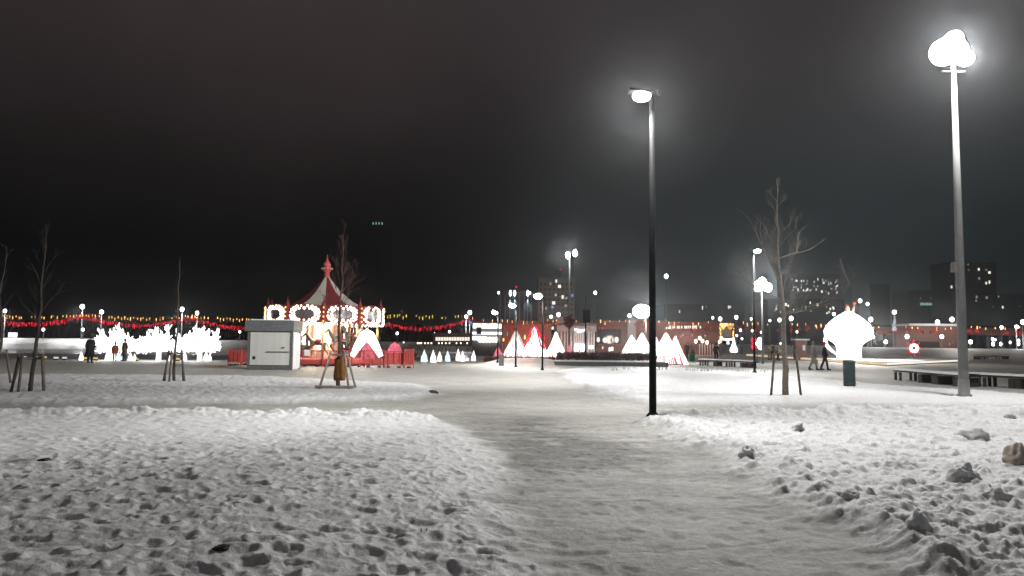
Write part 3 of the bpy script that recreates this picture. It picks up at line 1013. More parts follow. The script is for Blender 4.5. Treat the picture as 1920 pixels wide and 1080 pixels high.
def person(loc, rz, height, label, jacket, trousers, hat, pose='stand', coat=False, bag=None, bulk=1.0, group=None):
    s = height / 1.75
    t_ = thing('person', label, 'person', loc, rz, group)
    st = {'stand': (.04, -.03, .10, -.06), 'walk': (.15, -.17, -.14, .16), 'step': (.12, -.14, -.08, .12)}[pose]
    lf, rf, la, ra = st
    V, E, Rr = [], [], []
    def add(p, r, parent=None):
        V.append(Vector(p) * s)
        Rr.append(r * s if not isinstance(r, tuple) else (r[0] * s, r[1] * s))
        if parent is not None:
            E.append((parent, len(V) - 1))
        return len(V) - 1
    pel = add((0, 0, .94), (.135, .105))
    sp = add((0, 0, 1.14), (.13, .10), pel)
    ch = add((0, -.01, 1.34), (.16, .115), sp)
    nk = add((0, .005, 1.48), .055, ch)
    h0 = add((0, .015, 1.57), (.068, .075), nk)
    h1 = add((0, .01, 1.66), (.075, .09), h0)
    add((0, .0, 1.735), (.05, .06), h1)
    add((0, -.095, 1.60), .012, h0) if False else None
    arms, legs = [], []
    for sd, fa in ((-1, la), (1, ra)):
        sh = add((sd * .17, -.005, 1.41), .062, ch)
        el = add((sd * .235, -fa * .25 + .02, 1.14), .047, sh)
        wr = add((sd * .25, -fa * .8 - .02, .92), .03, el)
        hd = add((sd * .25, -fa * .95 - .03, .85), (.022, .036), wr)
        for j, (dy, ln) in enumerate(((-.03, .07), (-.01, .085), (.012, .08), (.03, .06))):
            f1 = add((sd * .247, -fa - .035 + dy, .85 - ln * .55), .0095, hd)
            add((sd * .24, -fa - .04 + dy, .85 - ln), .008, f1)
        t1 = add((sd * .235, -fa * .9 - .075, .845), .0105, hd)
        add((sd * .225, -fa * .9 - .088, .81), .009, t1)
        arms.append((sh, el, wr))
    for sd, ff in ((-1, lf), (1, rf)):
        hp = add((sd * .09, 0, .88), .095, pel)
        kn = add((sd * .095, -ff * .75 - .015, .49), .062, hp)
        an = add((sd * .095, -ff * 1.15 + (.06 if ff < -.1 else 0), .085), .042, kn)
        to = add((sd * .10, -ff * 1.15 - .13 + (.06 if ff < -.1 else 0), .04), .036, an)
        legs.append((hp, kn, an, to))
    link('body', skin_mesh('body', V, E, Rr, M_skin, 1), t_)
    # nose, brow and mouth sit on the head as one small face piece
    fm = MB()
    fm.sph((0, -.085 * s, 1.605 * s), (.012 * s, .018 * s, .02 * s), 6, 4)
    fm.sph((-.03 * s, -.073 * s, 1.635 * s), .009 * s, 6, 4)
    fm.sph((.03 * s, -.073 * s, 1.635 * s), .009 * s, 6, 4)
    fm.box((0, -.076 * s, 1.563 * s), (.04 * s, .012 * s, .009 * s))
    fm.build('face', M_hair, t_)
    # jacket
    idx = [pel, sp, ch]
    jv = [V[pel] + Vector((0, 0, (-.30 if coat else -.10) * s)), V[pel], V[sp], V[ch], V[nk] + Vector((0, 0, -.01 * s))]
    jr = [(.19 * s, .155 * s) if coat else (.165 * s, .135 * s), (.175 * s, .14 * s), (.165 * s, .13 * s), (.19 * s, .145 * s), .075 * s]
    je = [(0, 1), (1, 2), (2, 3), (3, 4)]
    if coat:
        jv.insert(0, V[pel] + Vector((0, 0, -.50 * s)))
        jr.insert(0, (.20 * s, .165 * s))
        je = [(a + 1, b_ + 1) for a, b_ in je]
        je.insert(0, (0, 1))
    cidx = len(jv) - 2
    for (sh, el, wr) in arms:
        n0 = len(jv)
        jv += [V[sh], V[el], V[wr]]
        jr += [.085 * s, .07 * s, .052 * s]
        je += [(cidx, n0), (n0, n0 + 1), (n0 + 1, n0 + 2)]
    jr = [((r[0] * bulk, r[1] * bulk) if isinstance(r, tuple) else r * (1 + (bulk - 1) * .6)) for r in jr]
    link('coat' if coat else 'jacket', skin_mesh('jacket', jv, je, jr, jacket, 1, 1), t_)
    tv, te, trd = [V[pel] + Vector((0, 0, -.02 * s))], [], [(.145 * s, .115 * s)]
    for (hp, kn, an, to) in legs:
        n0 = len(tv)
        tv += [V[hp], V[kn], V[an] + Vector((0, 0, .04 * s))]
        trd += [.105 * s, .08 * s, .065 * s]
        te += [(0, n0), (n0, n0 + 1), (n0 + 1, n0 + 2)]
    link('trousers', skin_mesh('trousers', tv, te, trd, trousers, 1), t_)
    for (hp, kn, an, to) in legs:
        mb = MB().tube([V[an] + Vector((0, 0, .09 * s)), V[an]], [.056 * s, .06 * s], 8)
        mb.sph((V[an] + V[to]) / 2 - Vector((0, 0, .012 * s)), (.05 * s, .14 * s, .05 * s), 8, 6)
        mb.build('boot', M_cl_black, t_, True)
    mb = MB().lathe([(.098 * s, 1.62 * s), (.102 * s, 1.68 * s), (.085 * s, 1.74 * s), (.04 * s, 1.785 * s), (.002, 1.79 * s)], 12)
    mb.sph((0, .03 * s, 1.60 * s), (.09 * s, .075 * s, .10 * s), 10, 6)
    mb.build('hat' if hat != M_hair else 'hair', hat, t_, True)
    if bag:
        bg_ = MB().box((-.34 * s, -.05, .52 * s), (.10 * s, .34 * s, .26 * s)).build('bag', bag, t_)
        MB().tube([(-.34 * s, -.12, .65 * s), (-.27 * s, -.05, .86 * s), (-.34 * s, .02, .65 * s)], .012, 5).build('strap', bag, bg_)
    return t_

# ------------------------------------------------------------------ carousel
cb = D(608, 690, 48.5)
cb.z = 0
ca_ = thing('carousel', 'red and cream striped carousel with rings of white bulbs', 'carousel', tuple(cb))
NS = 10
PH = R(-96)
def gore(i):
    prof = [(.14, 5.70), (.55, 5.18), (1.05, 4.62), (1.7, 4.10), (2.5, 3.66), (3.45, 3.36), (3.5, 3.22)]
    a0 = PH + 2 * math.pi * i / NS - math.pi / NS
    mb = MB()
    n = 4
    for r, z in prof:
        for k in range(n + 1):
            g_ = a0 + 2 * math.pi / NS * k / n
            sagk = 1 - .035 * math.sin(math.pi * k / n) * (r / 3.5)
            mb.v.append((r * sagk * math.cos(g_), r * sagk * math.sin(g_), z - .05 * math.sin(math.pi * k / n) * r / 3.5))
    for j in range(len(prof) - 1):
        for k in range(n):
            q0 = j * (n + 1) + k
            mb.f.append((q0, q0 + 1, q0 + n + 2, q0 + n + 1))
    return mb
for i in range(NS):
    gore(i).build('canopy_panel', M_whitecloth if i % 2 == 0 else M_redcloth, ca_, True)
fin = MB().lathe([(.20, 5.62), (.17, 5.95), (.20, 6.0), (.30, 6.12), (.31, 6.28), (.22, 6.36), (.24, 6.42), (.16, 6.62), (.05, 6.82), (.02, 7.10), (.0, 7.14)], 14).build('finial', M_red, ca_, True)
fb = MB()
for k in range(10):
    g_ = 2 * math.pi * k / 10
    fb.sph((.34 * math.cos(g_), .34 * math.sin(g_), 6.20), .055, 6, 4)
    fb.sph((.22 * math.cos(g_), .22 * math.sin(g_), 6.48), .035, 6, 4)
fb.build('ornament', M_whitecloth, fin)
# one rounding board shared by ten
def board_mesh(skip, RB=3.62, half=math.pi / NS * .93):
    plate = MB()
    n = 6
    for j, z in enumerate((2.62, 3.62)):
        for k in range(n + 1):
            g_ = -half + 2 * half * k / n
            plate.v.append((RB * math.cos(g_), RB * math.sin(g_), z + (0 if j == 0 else .12 * math.sin(math.pi * k / n))))
        for k in range(n + 1):
            g_ = -half + 2 * half * k / n
            plate.v.append(((RB - .06) * math.cos(g_), (RB - .06) * math.sin(g_), z + (0 if j == 0 else .12 * math.sin(math.pi * k / n))))
    m_ = n + 1
    for k in range(n):
        plate.f.append((k, k + 1, 2 * m_ + k + 1, 2 * m_ + k))
        plate.f.append((m_ + k + 1, m_ + k, 3 * m_ + k, 3 * m_ + k + 1))
        plate.f.append((2 * m_ + k, 2 * m_ + k + 1, 3 * m_ + k + 1, 3 * m_ + k))
        plate.f.append((k + 1, k, m_ + k, m_ + k + 1))
    mir = MB()
    bulbs = MB()
    ang = lambda u: u * half * .92
    b0_ = len(mir.v)
    nn = 20
    mir.v.append(((RB + .03), 0, 3.12))
    for k in range(nn):
        q_ = 2 * math.pi * k / nn
        g_ = ang(math.cos(q_) * .58)
        mir.v.append(((RB + .03) * math.cos(g_), (RB + .03) * math.sin(g_), 3.12 + .26 * math.sin(q_)))
    for k in range(nn):
        mir.f.append((0, 1 + k, 1 + (k + 1) % nn))
    for ring, (ru, rv) in enumerate(((.70, .36), (.90, .50))):
        nb = 16 if ring == 0 else 20
        for k in range(nb):
            q_ = 2 * math.pi * (k + .5 * ring) / nb
            if random.random() < skip:
                continue
            g_ = ang(math.copysign(abs(math.cos(q_)) ** .8, math.cos(q_)) * ru)
            bulbs.sph(((RB + .08) * math.cos(g_), (RB + .08) * math.sin(g_), 3.12 + rv * math.copysign(abs(math.sin(q_)) ** .8, math.sin(q_))), random.uniform(.06, .105), 6, 4)
    for k in range(7):
        g_ = ang(-.9 + 1.8 * k / 6)
        bulbs.sph(((RB + .05) * math.cos(g_), (RB + .05) * math.sin(g_), 2.52), .06, 6, 4)
    return plate.mesh('rounding_board', M_redcloth), mir.mesh('mirror', M_mirror), bulbs.mesh('bulb_ring', E_warmwhite)
boards = [board_mesh(.06), board_mesh(.14), board_mesh(.22)]
sp_m = MB().lathe([(.08, 2.55), (.11, 3.0), (.11, 3.55), (.16, 3.62), (.12, 3.78), (.04, 3.95), (.012, 4.2), (.0, 4.22)], 8).mesh('corner_spire', M_redcloth, True)
sb_m = MB()
for k in range(4):
    sb_m.sph((.19, 0, 2.7 + k * .27), .06, 6, 4)
sb_m = sb_m.mesh('bulb_strip', E_orange)
pole_m = MB().tube([(0, 0, .42), (0, 0, 3.3)], .035, 8).mesh('outer_pole', M_gold, True)
for i in range(NS):
    a_ = PH + 2 * math.pi * i / NS
    pm, mm_, bmh = boards[i % 3]
    o = link('rounding_board', pm, ca_, None, None, (0, 0, 0), a_)
    link('mirror', mm_, o)
    link('bulb_ring', bmh, o, 'stuff')
    a2 = a_ + math.pi / NS
    s_ = link('corner_spire', sp_m, ca_, None, None, (3.66 * math.cos(a2), 3.66 * math.sin(a2), 0), a2)
    link('bulb_strip', sb_m, s_)
    link('outer_pole', pole_m, ca_, None, None, (3.5 * math.cos(a2), 3.5 * math.sin(a2), 0), 0)
MB().lathe([(.0, .10), (3.7, .10), (3.75, .12), (3.75, .40), (3.7, .42), (.0, .42)], 40).build('platform', M_red, ca_)
col_ = MB().lathe([(1.0, .42), (1.0, .7), (.9, .8), (.9, 2.6), (1.05, 2.75), (1.25, 3.25)], 20).build('centre_column', M_cream, ca_, True)
for k in range(8):
    a_ = PH + .1 + 2 * math.pi * k / 8
    MB().box((0, 0, 0), (.10, .18, 1.5)).build('panel_frame', M_red if k % 2 else M_gold, col_).location = (.93 * math.cos(a_), .93 * math.sin(a_), 1.75)
cl_m = MB().tube([(0, 0, .9), (0, 0, 2.2)], .13, 8).sph((0, 0, 2.38), (.11, .11, .24), 8, 6).mesh('candle_light', E_warmwhite, True)
for a_, rr, z_ in ((PH + .02, 1.25, .05), (PH - .75, 1.5, .35), (PH + 1.9, 1.3, .2), (PH + 3.1, 1.3, .1), (PH - 2.0, 1.3, .3)):
    link('candle_light', cl_m, ca_, None, None, (rr * math.cos(a_), rr * math.sin(a_), z_))
cl2 = MB()
for k in range(26):
    a_ = 2 * math.pi * k / 26
    cl2.sph((1.3 * math.cos(a_), 1.3 * math.sin(a_), 2.75 + .12 * (k % 2)), .10, 6, 4)
cl2.build('crown_bulb_ring', E_warmwhite, col_, kind='stuff')
# horses on brass poles
HV = [(0, 0, .95), (0, .30, .97), (0, -.32, .98), (0, .52, 1.18), (0, .66, 1.42), (0, .72, 1.55), (0, .90, 1.36), (0, .98, 1.28), (0, -.52, .92), (0, -.66, .62)]
HE = [(0, 1), (0, 2), (1, 3), (3, 4), (4, 5), (5, 6), (6, 7), (2, 8), (8, 9)]
HR = [(.15, .17), (.16, .19), (.15, .18), (.10, .14), (.08, .11), (.07, .09), (.05, .065), (.045, .05), (.05, .05), .025]
for sx in (-1, 1):
    for (fy, bend, par) in ((.36, .16, 1), (-.40, -.06, 2)):
        n0 = len(HV)
        HV += [(sx * .10, fy, .80), (sx * .11, fy + bend + .05, .52), (sx * .11, fy + bend - .16, .28), (sx * .11, fy + bend - .12, .18)]
        HR += [.085, .05, .036, .045]
        HE += [(par, n0), (n0, n0 + 1), (n0 + 1, n0 + 2), (n0 + 2, n0 + 3)]
horse_m = skin_mesh('carousel_horse', HV, HE, HR, M_horse, 1)
saddle_m = MB().lathe([(.17, -.16), (.195, -.08), (.195, .08), (.17, .16)], 12)
saddle_m.v = [(v[0], v[2], v[1] * 1.05 + .99) for v in saddle_m.v]
saddle_m = saddle_m.mesh('saddle', M_redcloth, True)
hp_m = MB().tube([(0, .06, -.3), (0, .06, 2.6)], .025, 6).mesh('horse_pole', M_gold, True)
for k in range(12):
    a_ = PH + .15 + 2 * math.pi * k / 12
    rr = 2.75 if k % 2 else 2.1
    o = link('carousel_horse', horse_m, ca_, None, None, (rr * math.cos(a_), rr * math.sin(a_), .45 + .22 * (k % 3)), a_ + math.pi * 1.0)
    link('saddle', saddle_m, o)
    link('horse_pole', hp_m, o)
light('carousel_light', ca_, (0, -1.9, 2.35), 620, (1, .80, .56), 'POINT', .5)
light('carousel_light', ca_, (1.9, .9, 2.35), 420, (1, .80, .56), 'POINT', .5)
light('carousel_light', ca_, (-1.9, .9, 2.35), 420, (1, .80, .56), 'POINT', .5)

# red picket barriers round the carousel
def barrier(px0, px1, Y, top, bot, label, solid=False):
    p0, p1 = D(px0, 680, Y), D(px1, 680, Y)
    z0 = gz(p0.x, Y)
    L = p1.x - p0.x
    h = D((px0 + px1) / 2, top, Y).z
    t_ = thing('picket_barrier', label, 'barrier', (p0.x, Y, z0), 0, 'red barriers round the carousel')
    for x in (0.02, L - .02):
        MB().box((x, 0, h / 2), (.05, .05, h)).build('post', M_red, t_)
    for z in (.22, h - .06):
        MB().box((L / 2, 0, z), (L - .09, .035, .06)).build('rail', M_red, t_)
    mb = MB()
    if solid:
        MB().box((L / 2, .03, h / 2 + .05), (L - .1, .02, h - .35)).build('panel', M_red, t_)
    n = max(3, int(L / (.075 if not solid else .3)))
    for i in range(n):
        mb.box((.06 + (L - .12) * (i + .5) / n, -.03, h / 2 + .04), (.035, .018, h - .22))
    mb.build('picket_infill', M_red, t_, kind='stuff')
    for x in (.25, L - .25):
        MB().box((x, -.05, .05), (.12, .5, .09)).build('foot', M_dark, t_)
    return t_
barrier(427, 452, 44.6, 655, 688, 'solid red barrier standing apart past the far side of the booth', True)
barrier(453, 474, 45.6, 657, 687, 'red picket barrier tucked behind the edge of the booth')
for i, (a, b_) in enumerate([(566, 604), (605, 643), (644, 682), (683, 720)]):
    barrier(a, b_, 44.2 - .15 * i, 656, 687, ['red picket barrier next to the booth, with a white notice on it', 'red picket barrier behind the staked tree', 'red picket barrier just past the staked tree', 'red picket barrier at the foot of the white glowing arch'][i])
barrier(721, 757, 43.6, 657, 687, 'solid red barrier in front of the small pink arch', True)
barrier(758, 776, 43.4, 654, 687, 'narrow pale red barrier at the end of the fence', True)
nt_ = [o for o in bpy.data.objects if o.get('label', '').startswith('red picket barrier next to the booth')][0]
MB().box((.32, -.07, .80), (.34, .02, .36)).build('notice', M_whitepanel, nt_)

# white glowing arch and small pink arches
def arch(px, Y, apex, foot_y, half, thick, m, label, cat='light arch'):
    p = D(px, foot_y, Y)
    k = Y / F
    t_ = thing('light_arch', label, cat, (p.x, Y, gz(p.x, Y)), 0)
    zf, za = p.z, D(px, apex, Y).z
    pts, rr = [], []
    for i in range(15):
        u = -1 + 2 * i / 14
        pts.append((u * half * k, 0, za - (za - zf) * abs(u) ** 1.25 - thick))
        rr.append(thick * (.42 + .58 * (1 - abs(u))) + .02)
    MB().tube(pts, rr, 8).build('glow_band', m, t_, True)
    for sx in (-1, 1):
        MB().tube([(sx * half * k, 0, -.02), (sx * half * k, 0, zf - thick + .05)], .04, 6).build('leg', M_dark, t_)
    return t_
arch(687.5, 45.6, 615, 658, 27, .34, E_white, 'white glowing boomerang arch over the carousel fence')
ar = bpy.data.objects['light_arch']
light('arch_glow', ar, (0, -.9, 1.6), 160, (1, .97, .93), 'POINT', .4)
peak_y = 47
arch(690, 46.6, 637, 664, 9, .30, E_pink, 'small pink glowing arch under the white boomerang arch')
arch(740, 46.2, 641, 660, 13, .26, E_pink, 'small pink glowing arch behind the solid red barrier')

# ------------------------------------------------------------------ shuttered booth
bl, br_ = D(463, 692, 39), D(547, 692, 39)
W_ = br_.x - bl.x
t_ = thing('booth', 'closed grey ticket booth with shuttered front and slate fascia', 'kiosk', (bl.x, 39, 0))
HB = 2.48
DP = 1.45
MB().box((W_ / 2, DP / 2 + .03, HB / 2 - .08), (W_ - .1, DP - .1, HB - .16)).build('wall', M_whitepanel, t_)
MB().box((W_ / 2 - .03, DP / 2 + .0, HB - .20), (W_ + .22, DP + .24, .56)).build('fascia', M_fascia, t_)
MB().box((W_ / 2 - .03, DP / 2, HB + .115), (W_ - .2, DP - .2, .06)).build('roof_snow', M_snow, t_)
for x in (.05, W_ - .05):
    for y in (.03, DP - .02):
        MB().box((x, y, HB / 2 - .24), (.13, .13, HB - .48)).build('corner_post', M_postgrey, t_)
sl = MB().box((W_ / 2, .0, .12), (W_ - .26, .08, .2)).build('plinth', M_postgrey, t_)
slat = MB().box((0, 0, 0), (W_ - .27, .03, .105)).mesh('shutter_slat', M_greypanel)
for k in range(15):
    link('shutter_slat', slat, t_, None, None, (W_ / 2, -.005 + (.004 if k % 2 else 0), .30 + k * .113), 0)
MB().box((W_ * .68, -.05, .93), (W_ * .5, .05, .045)).build('counter_ledge', M_postgrey, t_)
MB().box((W_ * .80, -.045, 1.15), (.16, .05, .05)).build('shutter_handle', M_dark, t_)
MB().box((W_ * .16, -.04, .62), (.10, .04, .16)).build('lock_box', M_dark, t_)
MB().box((W_ / 2, .0, HB - .49), (W_ - .24, .12, .07)).build('shutter_housing', M_postgrey, t_)
for k in range(4):
    MB().box((W_ + .0, .25 + k * .32, HB / 2 - .25), (.05, .26, HB - .62)).build('side_panel', M_whitepanel, t_)

# ------------------------------------------------------------------ trees with stakes
def bare_tree(label, base, H, r0, m, seed, dens=1.0, lean=0.0, spread=1.0, first=.35, up=.5, extra=None, wig=.05):
    rnd = random.Random(seed)
    t_ = thing('bare_tree', label, 'tree', base, 0, 'young bare trees held by stakes')
    n = 16
    pts, rr = [], []
    x = y = 0.0
    for i in range(n + 1):
        f = i / n
        pts.append(Vector((x + lean * f * H, y, -.05 + f * (H + .05))))
        rr.append(r0 * (1 - f) ** 1.05 + .007)
        x += rnd.uniform(-wig, wig) * (H / 6)
        y += rnd.uniform(-wig, wig) * (H / 6)
    MB().tube(pts, rr, 10).build('trunk', m, t_, True)
    br = MB()
    def grow(p, d, l, r, lev):
        k = 5 if lev == 0 else 4
        q_ = [p]
        for i in range(k):
            d = (d + Vector((rnd.uniform(-.22, .22), rnd.uniform(-.22, .22), rnd.uniform(-.08, .16)))).normalized()
            p = p + d * l / k
            q_.append(p)
        br.tube(q_, [r * (1 - .75 * i / k) for i in range(k + 1)], 5 if lev == 0 else 4 if lev == 1 else 3, False)
        if lev < 3:
            for c in range(int((6, 5, 3)[lev] * dens)):
                f = rnd.uniform(.25, 1)
                i0 = min(k - 1, int(f * k))
                q0 = q_[i0].lerp(q_[i0 + 1], f * k - i0)
                grow(q0, (d * .8 + Vector((rnd.uniform(-1, 1), rnd.uniform(-1, 1), rnd.uniform(-.2, .9)))).normalized(), l * rnd.uniform(.3, .6), r * .5, lev + 1)
    nb = int(19 * dens)
    for i in range(nb):
        f = first + (1 - first) * (i + rnd.random() * .6) / nb
        i0 = min(n - 1, int(f * n))
        p = pts[i0].lerp(pts[i0 + 1], f * n - i0)
        a = i * 2.4 + rnd.uniform(-.4, .4)
        d = Vector((math.cos(a), math.sin(a), up + rnd.uniform(-.2, .3) + (.6 * f)))
        grow(p, d.normalized(), H * spread * (.30 * (1 - f) + .07) * rnd.uniform(.75, 1.25), r0 * .17 * (1 - f) + .006, 0)
    if extra:
        for (z, dx, dy, dz, l) in extra:
            i0 = min(n - 1, int(z / H * n))
            grow(pts[i0], Vector((dx, dy, dz)).normalized(), l, r0 * .2, 0)
    br.build('crown', m, t_)
    return t_
def stakes(label, base, feet, top_h, rtop, m=M_wood, bar=None, ring=True):
    t_ = thing('stake_frame', label, 'tree stakes', base, 0, 'wooden stake frames round the young trees')
    for (fx, fy) in feet:
        L = math.hypot(fx, fy)
        MB().tube([(fx, fy, -.1), (fx * rtop / L, fy * rtop / L, top_h)], [.037, .034], 8).build('stake', m, t_, True)
    if ring:
        n = len(feet)
        for i in range(n):
            a, b_ = feet[i], feet[(i + 1) % n]
            la, lb = math.hypot(*a), math.hypot(*b_)
            MB().tube([(a[0] * rtop / la * 1.1, a[1] * rtop / la * 1.1, top_h - .10), (b_[0] * rtop / lb * 1.1, b_[1] * rtop / lb * 1.1, top_h - .10)], .030, 6).build('top_rail', m, t_)
    if bar:
        for (a, b_, z) in bar:
            MB().tube([(a[0], a[1], z), (b_[0], b_[1], z)], .042, 6).build('bottom_rail', m, t_)
    return t_
# the staked tree in the square, warm-lit by the mast
te = GP(1473, 748)
bare_tree('staked bare tree standing in the brightly lit snow near the green bin', te, 6.45, .088, M_woodlight if False else mat('pale_bark', (.20, .172, .142), .9, 0, .3, 14, bump=.5), 12, .9, .002, .66, .34, .55,
          [(2.75, 1, -.2, .28, 2.1), (2.55, 1, .1, .10, 1.5), (2.9, -.9, .1, .35, 1.5), (3.6, -.55, -.3, .75, 1.7), (4.4, .95, .1, .42, 1.5)], .035)
stakes('two leaning stakes of the staked tree near the green bin', te, [(-.44, -.02), (.44, -.05)], 1.35, .30, M_wood, None, False)
# the tree in front of the carousel
td = GP(634, 735)
bare_tree('reddish bare tree growing in front of the carousel fence', td, 4.75, .06, M_barkred, 21, 1.0, .012, .85, .34, .8)
k_ = td.y / F
stakes('square stake frame with bottom rails in front of the carousel', td, [(-.52, -.35), (.42, -.38), (.46, .45), (-.10, .5)], 1.12, .26, M_woodlight,
       [((-.62, -.36), (.56, -.4), .06)])
sk = thing('sack_wrap', 'rust-brown sacking wrapped round the trunk inside the stake frame', 'wrap', (td.x, td.y + .12, gz(td.x, td.y) + .22))
MB().lathe([(.0, 0), (.17, .01), (.19, .15), (.17, .4), (.18, .62), (.13, .70), (.0, .72)], 14, (0, 0, 0), .06).build('sack', M_sack, sk, True)
# two trees to the side
tb = GP(56, 741)
bare_tree('dark bare tree with forked stem inside five stakes', tb, 4.6, .055, M_bark, 33, .8, .01, .7, .3, 1.3)
stakes('five-stake frame near the edge of the view', tb, [(-.58, .05), (-.33, -.3), (-.08, -.38), (.17, .35), (.41, -.05)], 1.0, .30)
tcn = GP(326, 721)
bare_tree('thin bare tree between the glowing trees and the booth', tcn, 4.2, .045, M_bark, 41, .6, .004, .6, .4, 1.0)
stakes('narrow stake frame of the thin tree before the glowing trees', tcn, [(-.40, .05), (-.24, -.2), (-.03, -.3), (.24, .2), (.40, -.05)], 1.05, .22)
tz_ = GP(-8, 724)
bare_tree('bare tree half cut off by the edge of the view', tz_, 4.4, .05, M_bark, 52, .7, .0, .7, .35, 1.0)
stakes('stake frame half cut off by the edge of the view', tz_, [(-.4, .1), (.0, -.3), (.20, -.22), (.42, .1)], 1.05, .24)

# ------------------------------------------------------------------ glowing domed kiosk on its stage
c0, c1, c2, c3 = G(1400, 667.5), G(1662, 686), G(1815, 678), G(1600, 661)
sx_, sy_ = c1.x, c1.y
t_ = thing('wooden_stage', 'low snow-covered timber stage under the glowing domed kiosk', 'stage', (sx_, sy_, 0))
poly = [(p.x - sx_, p.y - sy_) for p in (c0, c1, c2, c3)]
MB().prism(poly, .02, .24).build('deck', M_deck, t_)
cen = Vector((sum(p[0] for p in poly) / 4, sum(p[1] for p in poly) / 4))
MB().prism([tuple(cen + (Vector(p) - cen) * .985) for p in poly], .245, .28).build('snow_cover', M_snow, t_)
E_stage = glow('stage_added_glow_cream', (1, .80, .52), .80, .22, 1.2)  # glow added to the stage front, in place of light falling on it
E_stagew = glow('stage_added_glow_white', (1, .95, .86), 1.0, .12, 1.2)
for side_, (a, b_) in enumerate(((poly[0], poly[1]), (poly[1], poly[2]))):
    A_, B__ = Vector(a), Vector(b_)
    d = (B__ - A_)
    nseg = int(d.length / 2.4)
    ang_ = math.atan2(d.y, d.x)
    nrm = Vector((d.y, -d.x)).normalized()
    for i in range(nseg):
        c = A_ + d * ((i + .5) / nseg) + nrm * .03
        o = MB().box((0, 0, 0), (d.length / nseg - .03, .04, .17)).build('added_glow_panel', E_stagew if side_ else E_stage, t_)  # added glowing strip that brightens the stage edge
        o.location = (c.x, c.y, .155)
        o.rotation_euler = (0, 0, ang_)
        o = MB().box((0, 0, 0), (d.length / nseg - .03, .05, .05)).build('fascia_board', M_deck, t_)
        o.location = (c.x, c.y, .04)
        o.rotation_euler = (0, 0, ang_)
Yd = 70
db = D(1592, 670, Yd)
kd = Yd / F
zb = .28
t_ = thing('domed_kiosk', 'white glowing mushroom-shaped domed kiosk on the stage', 'light pavilion', (db.x, Yd, zb))
zt = D(1592, 581, Yd).z - zb
r_s, r_c = 21 * kd, 43 * kd
MB().lathe([(r_s * 1.04, 0), (r_s, .2), (r_s * .98, 1.3), (r_s * .99, D(1592, 653, Yd).z - zb)], 28).build('stem', E_dome, t_, True)
zc = D(1592, 626, Yd).z - zb
zp = lambda py: D(1592, py, Yd).z - zb
DP_ = [(21, 654), (22, 648), (25.5, 643.5), (32, 639), (37.5, 635.5), (41, 629), (41.5, 621), (38.5, 613), (32.5, 605.5), (24.5, 598), (15.5, 591), (7, 585.5), (.5, 583)]
MB().lathe([(r * kd, zp(y)) for r, y in DP_], 36).build('dome', E_dome, t_, True)
rb = MB()
for k in range(18):
    a_ = 2 * math.pi * k / 18
    prof = [(r * kd + .02, zp(y)) for r, y in DP_[4:11]]
    rb.tube([(r * math.cos(a_), r * math.sin(a_), z) for r, z in prof], .035, 4)
rb.build('rib_lights', E_dome, t_)
MB().lathe([(.28, zt - .35), (.18, zt + .2), (.14, zt + .34)], 10, (-.05, 0, 0)).build('spout', M_cream, t_, True)
MB().lathe([(.16, zt + .34), (.11, zt + .48), (.0, zt + .54)], 10, (-.05, 0, 0)).build('spout_tip', E_redled, t_, True)
MB().tube([(.42, 0, zt - .5), (.52, 0, zt + .15), (.58, 0, zt + .5)], [.14, .10, .08], 8).build('figure_stick', M_whitecloth, t_, True)
MB().sph((.60, 0, zt + .66), .17, 10, 7).build('red_knob', M_red, t_, True)
hd = []
for i in range(9):
    u = i / 8
    hd.append((-r_s - .10 - 1.05 * math.sin(math.pi * (.12 + .88 * u)), 0, 2.62 - 2.2 * u))
MB().tube(hd, [.19] * 5 + [.17, .15, .12, .08], 8).build('handle', E_white, t_, True)
light('dome_glow', t_, (0, -3.6, 2.4), 1900, (1, .90, .78), 'POINT', 1.2)
light('dome_glow', t_, (2.6, -2.6, 2.0), 900, (1, .92, .82), 'POINT', 1.0)

# ------------------------------------------------------------------ other light sculptures on the square
def put(px, base_y, Y):
    p = D(px, base_y, Y)
    return Vector((p.x, Y, gz(p.x, Y)))
p = put(1376, 664, 66)
t_ = thing('light_bottle', 'white glowing bottle-shaped light between gate and flower light', 'light sculpture', p)
k_ = 66 / F
zz = D(1376, 631, 66).z - p.z
z0 = D(1376, 661, 66).z - p.z
MB().lathe([(.02, z0), (7 * k_, z0 + .05), (7 * k_, z0 + .32), (4.5 * k_, z0 + .55), (2.6 * k_, z0 + .8), (2 * k_, z0 + 1.15), (.01, zz)], 14).build('bottle', E_white, t_, True)
for dx in (-.18, .18):
    MB().tube([(dx, 0, 0), (dx * .8, 0, z0 + .06)], .025, 6).build('leg', M_galv, t_)
p = put(1420, 668, 66)
t_ = thing('light_flower', 'glowing flower of white and red round lobes behind the path lamp post', 'light sculpture', p)
zz = D(1420, 644, 66).z - p.z
MB().tube([(0, 0, 0), (0, 0, zz)], .04, 8).build('stem', M_galv, t_)
for (dx, dz, m_) in ((.26, .26, E_white), (.30, -.28, E_white), (-.30, .25, E_redled), (-.28, -.26, E_redled)):
    MB().sph((dx, 0, zz + dz), (.27, .14, .29), 12, 8).build('lobe', m_, t_, True, None, 'red glowing lobe' if m_ is E_redled else 'white glowing lobe')
MB().sph((0, 0, zz), (.22, .12, .22), 10, 7).build('heart', E_white, t_, True)
p = put(1714, 668, 78)
t_ = thing('light_star', 'red glowing star flower with a white centre on the square', 'light sculpture', p)
zz = D(1714, 653, 78).z - p.z
MB().tube([(0, .1, 0), (0, .1, zz)], .05, 8).build('stand', M_dark, t_)
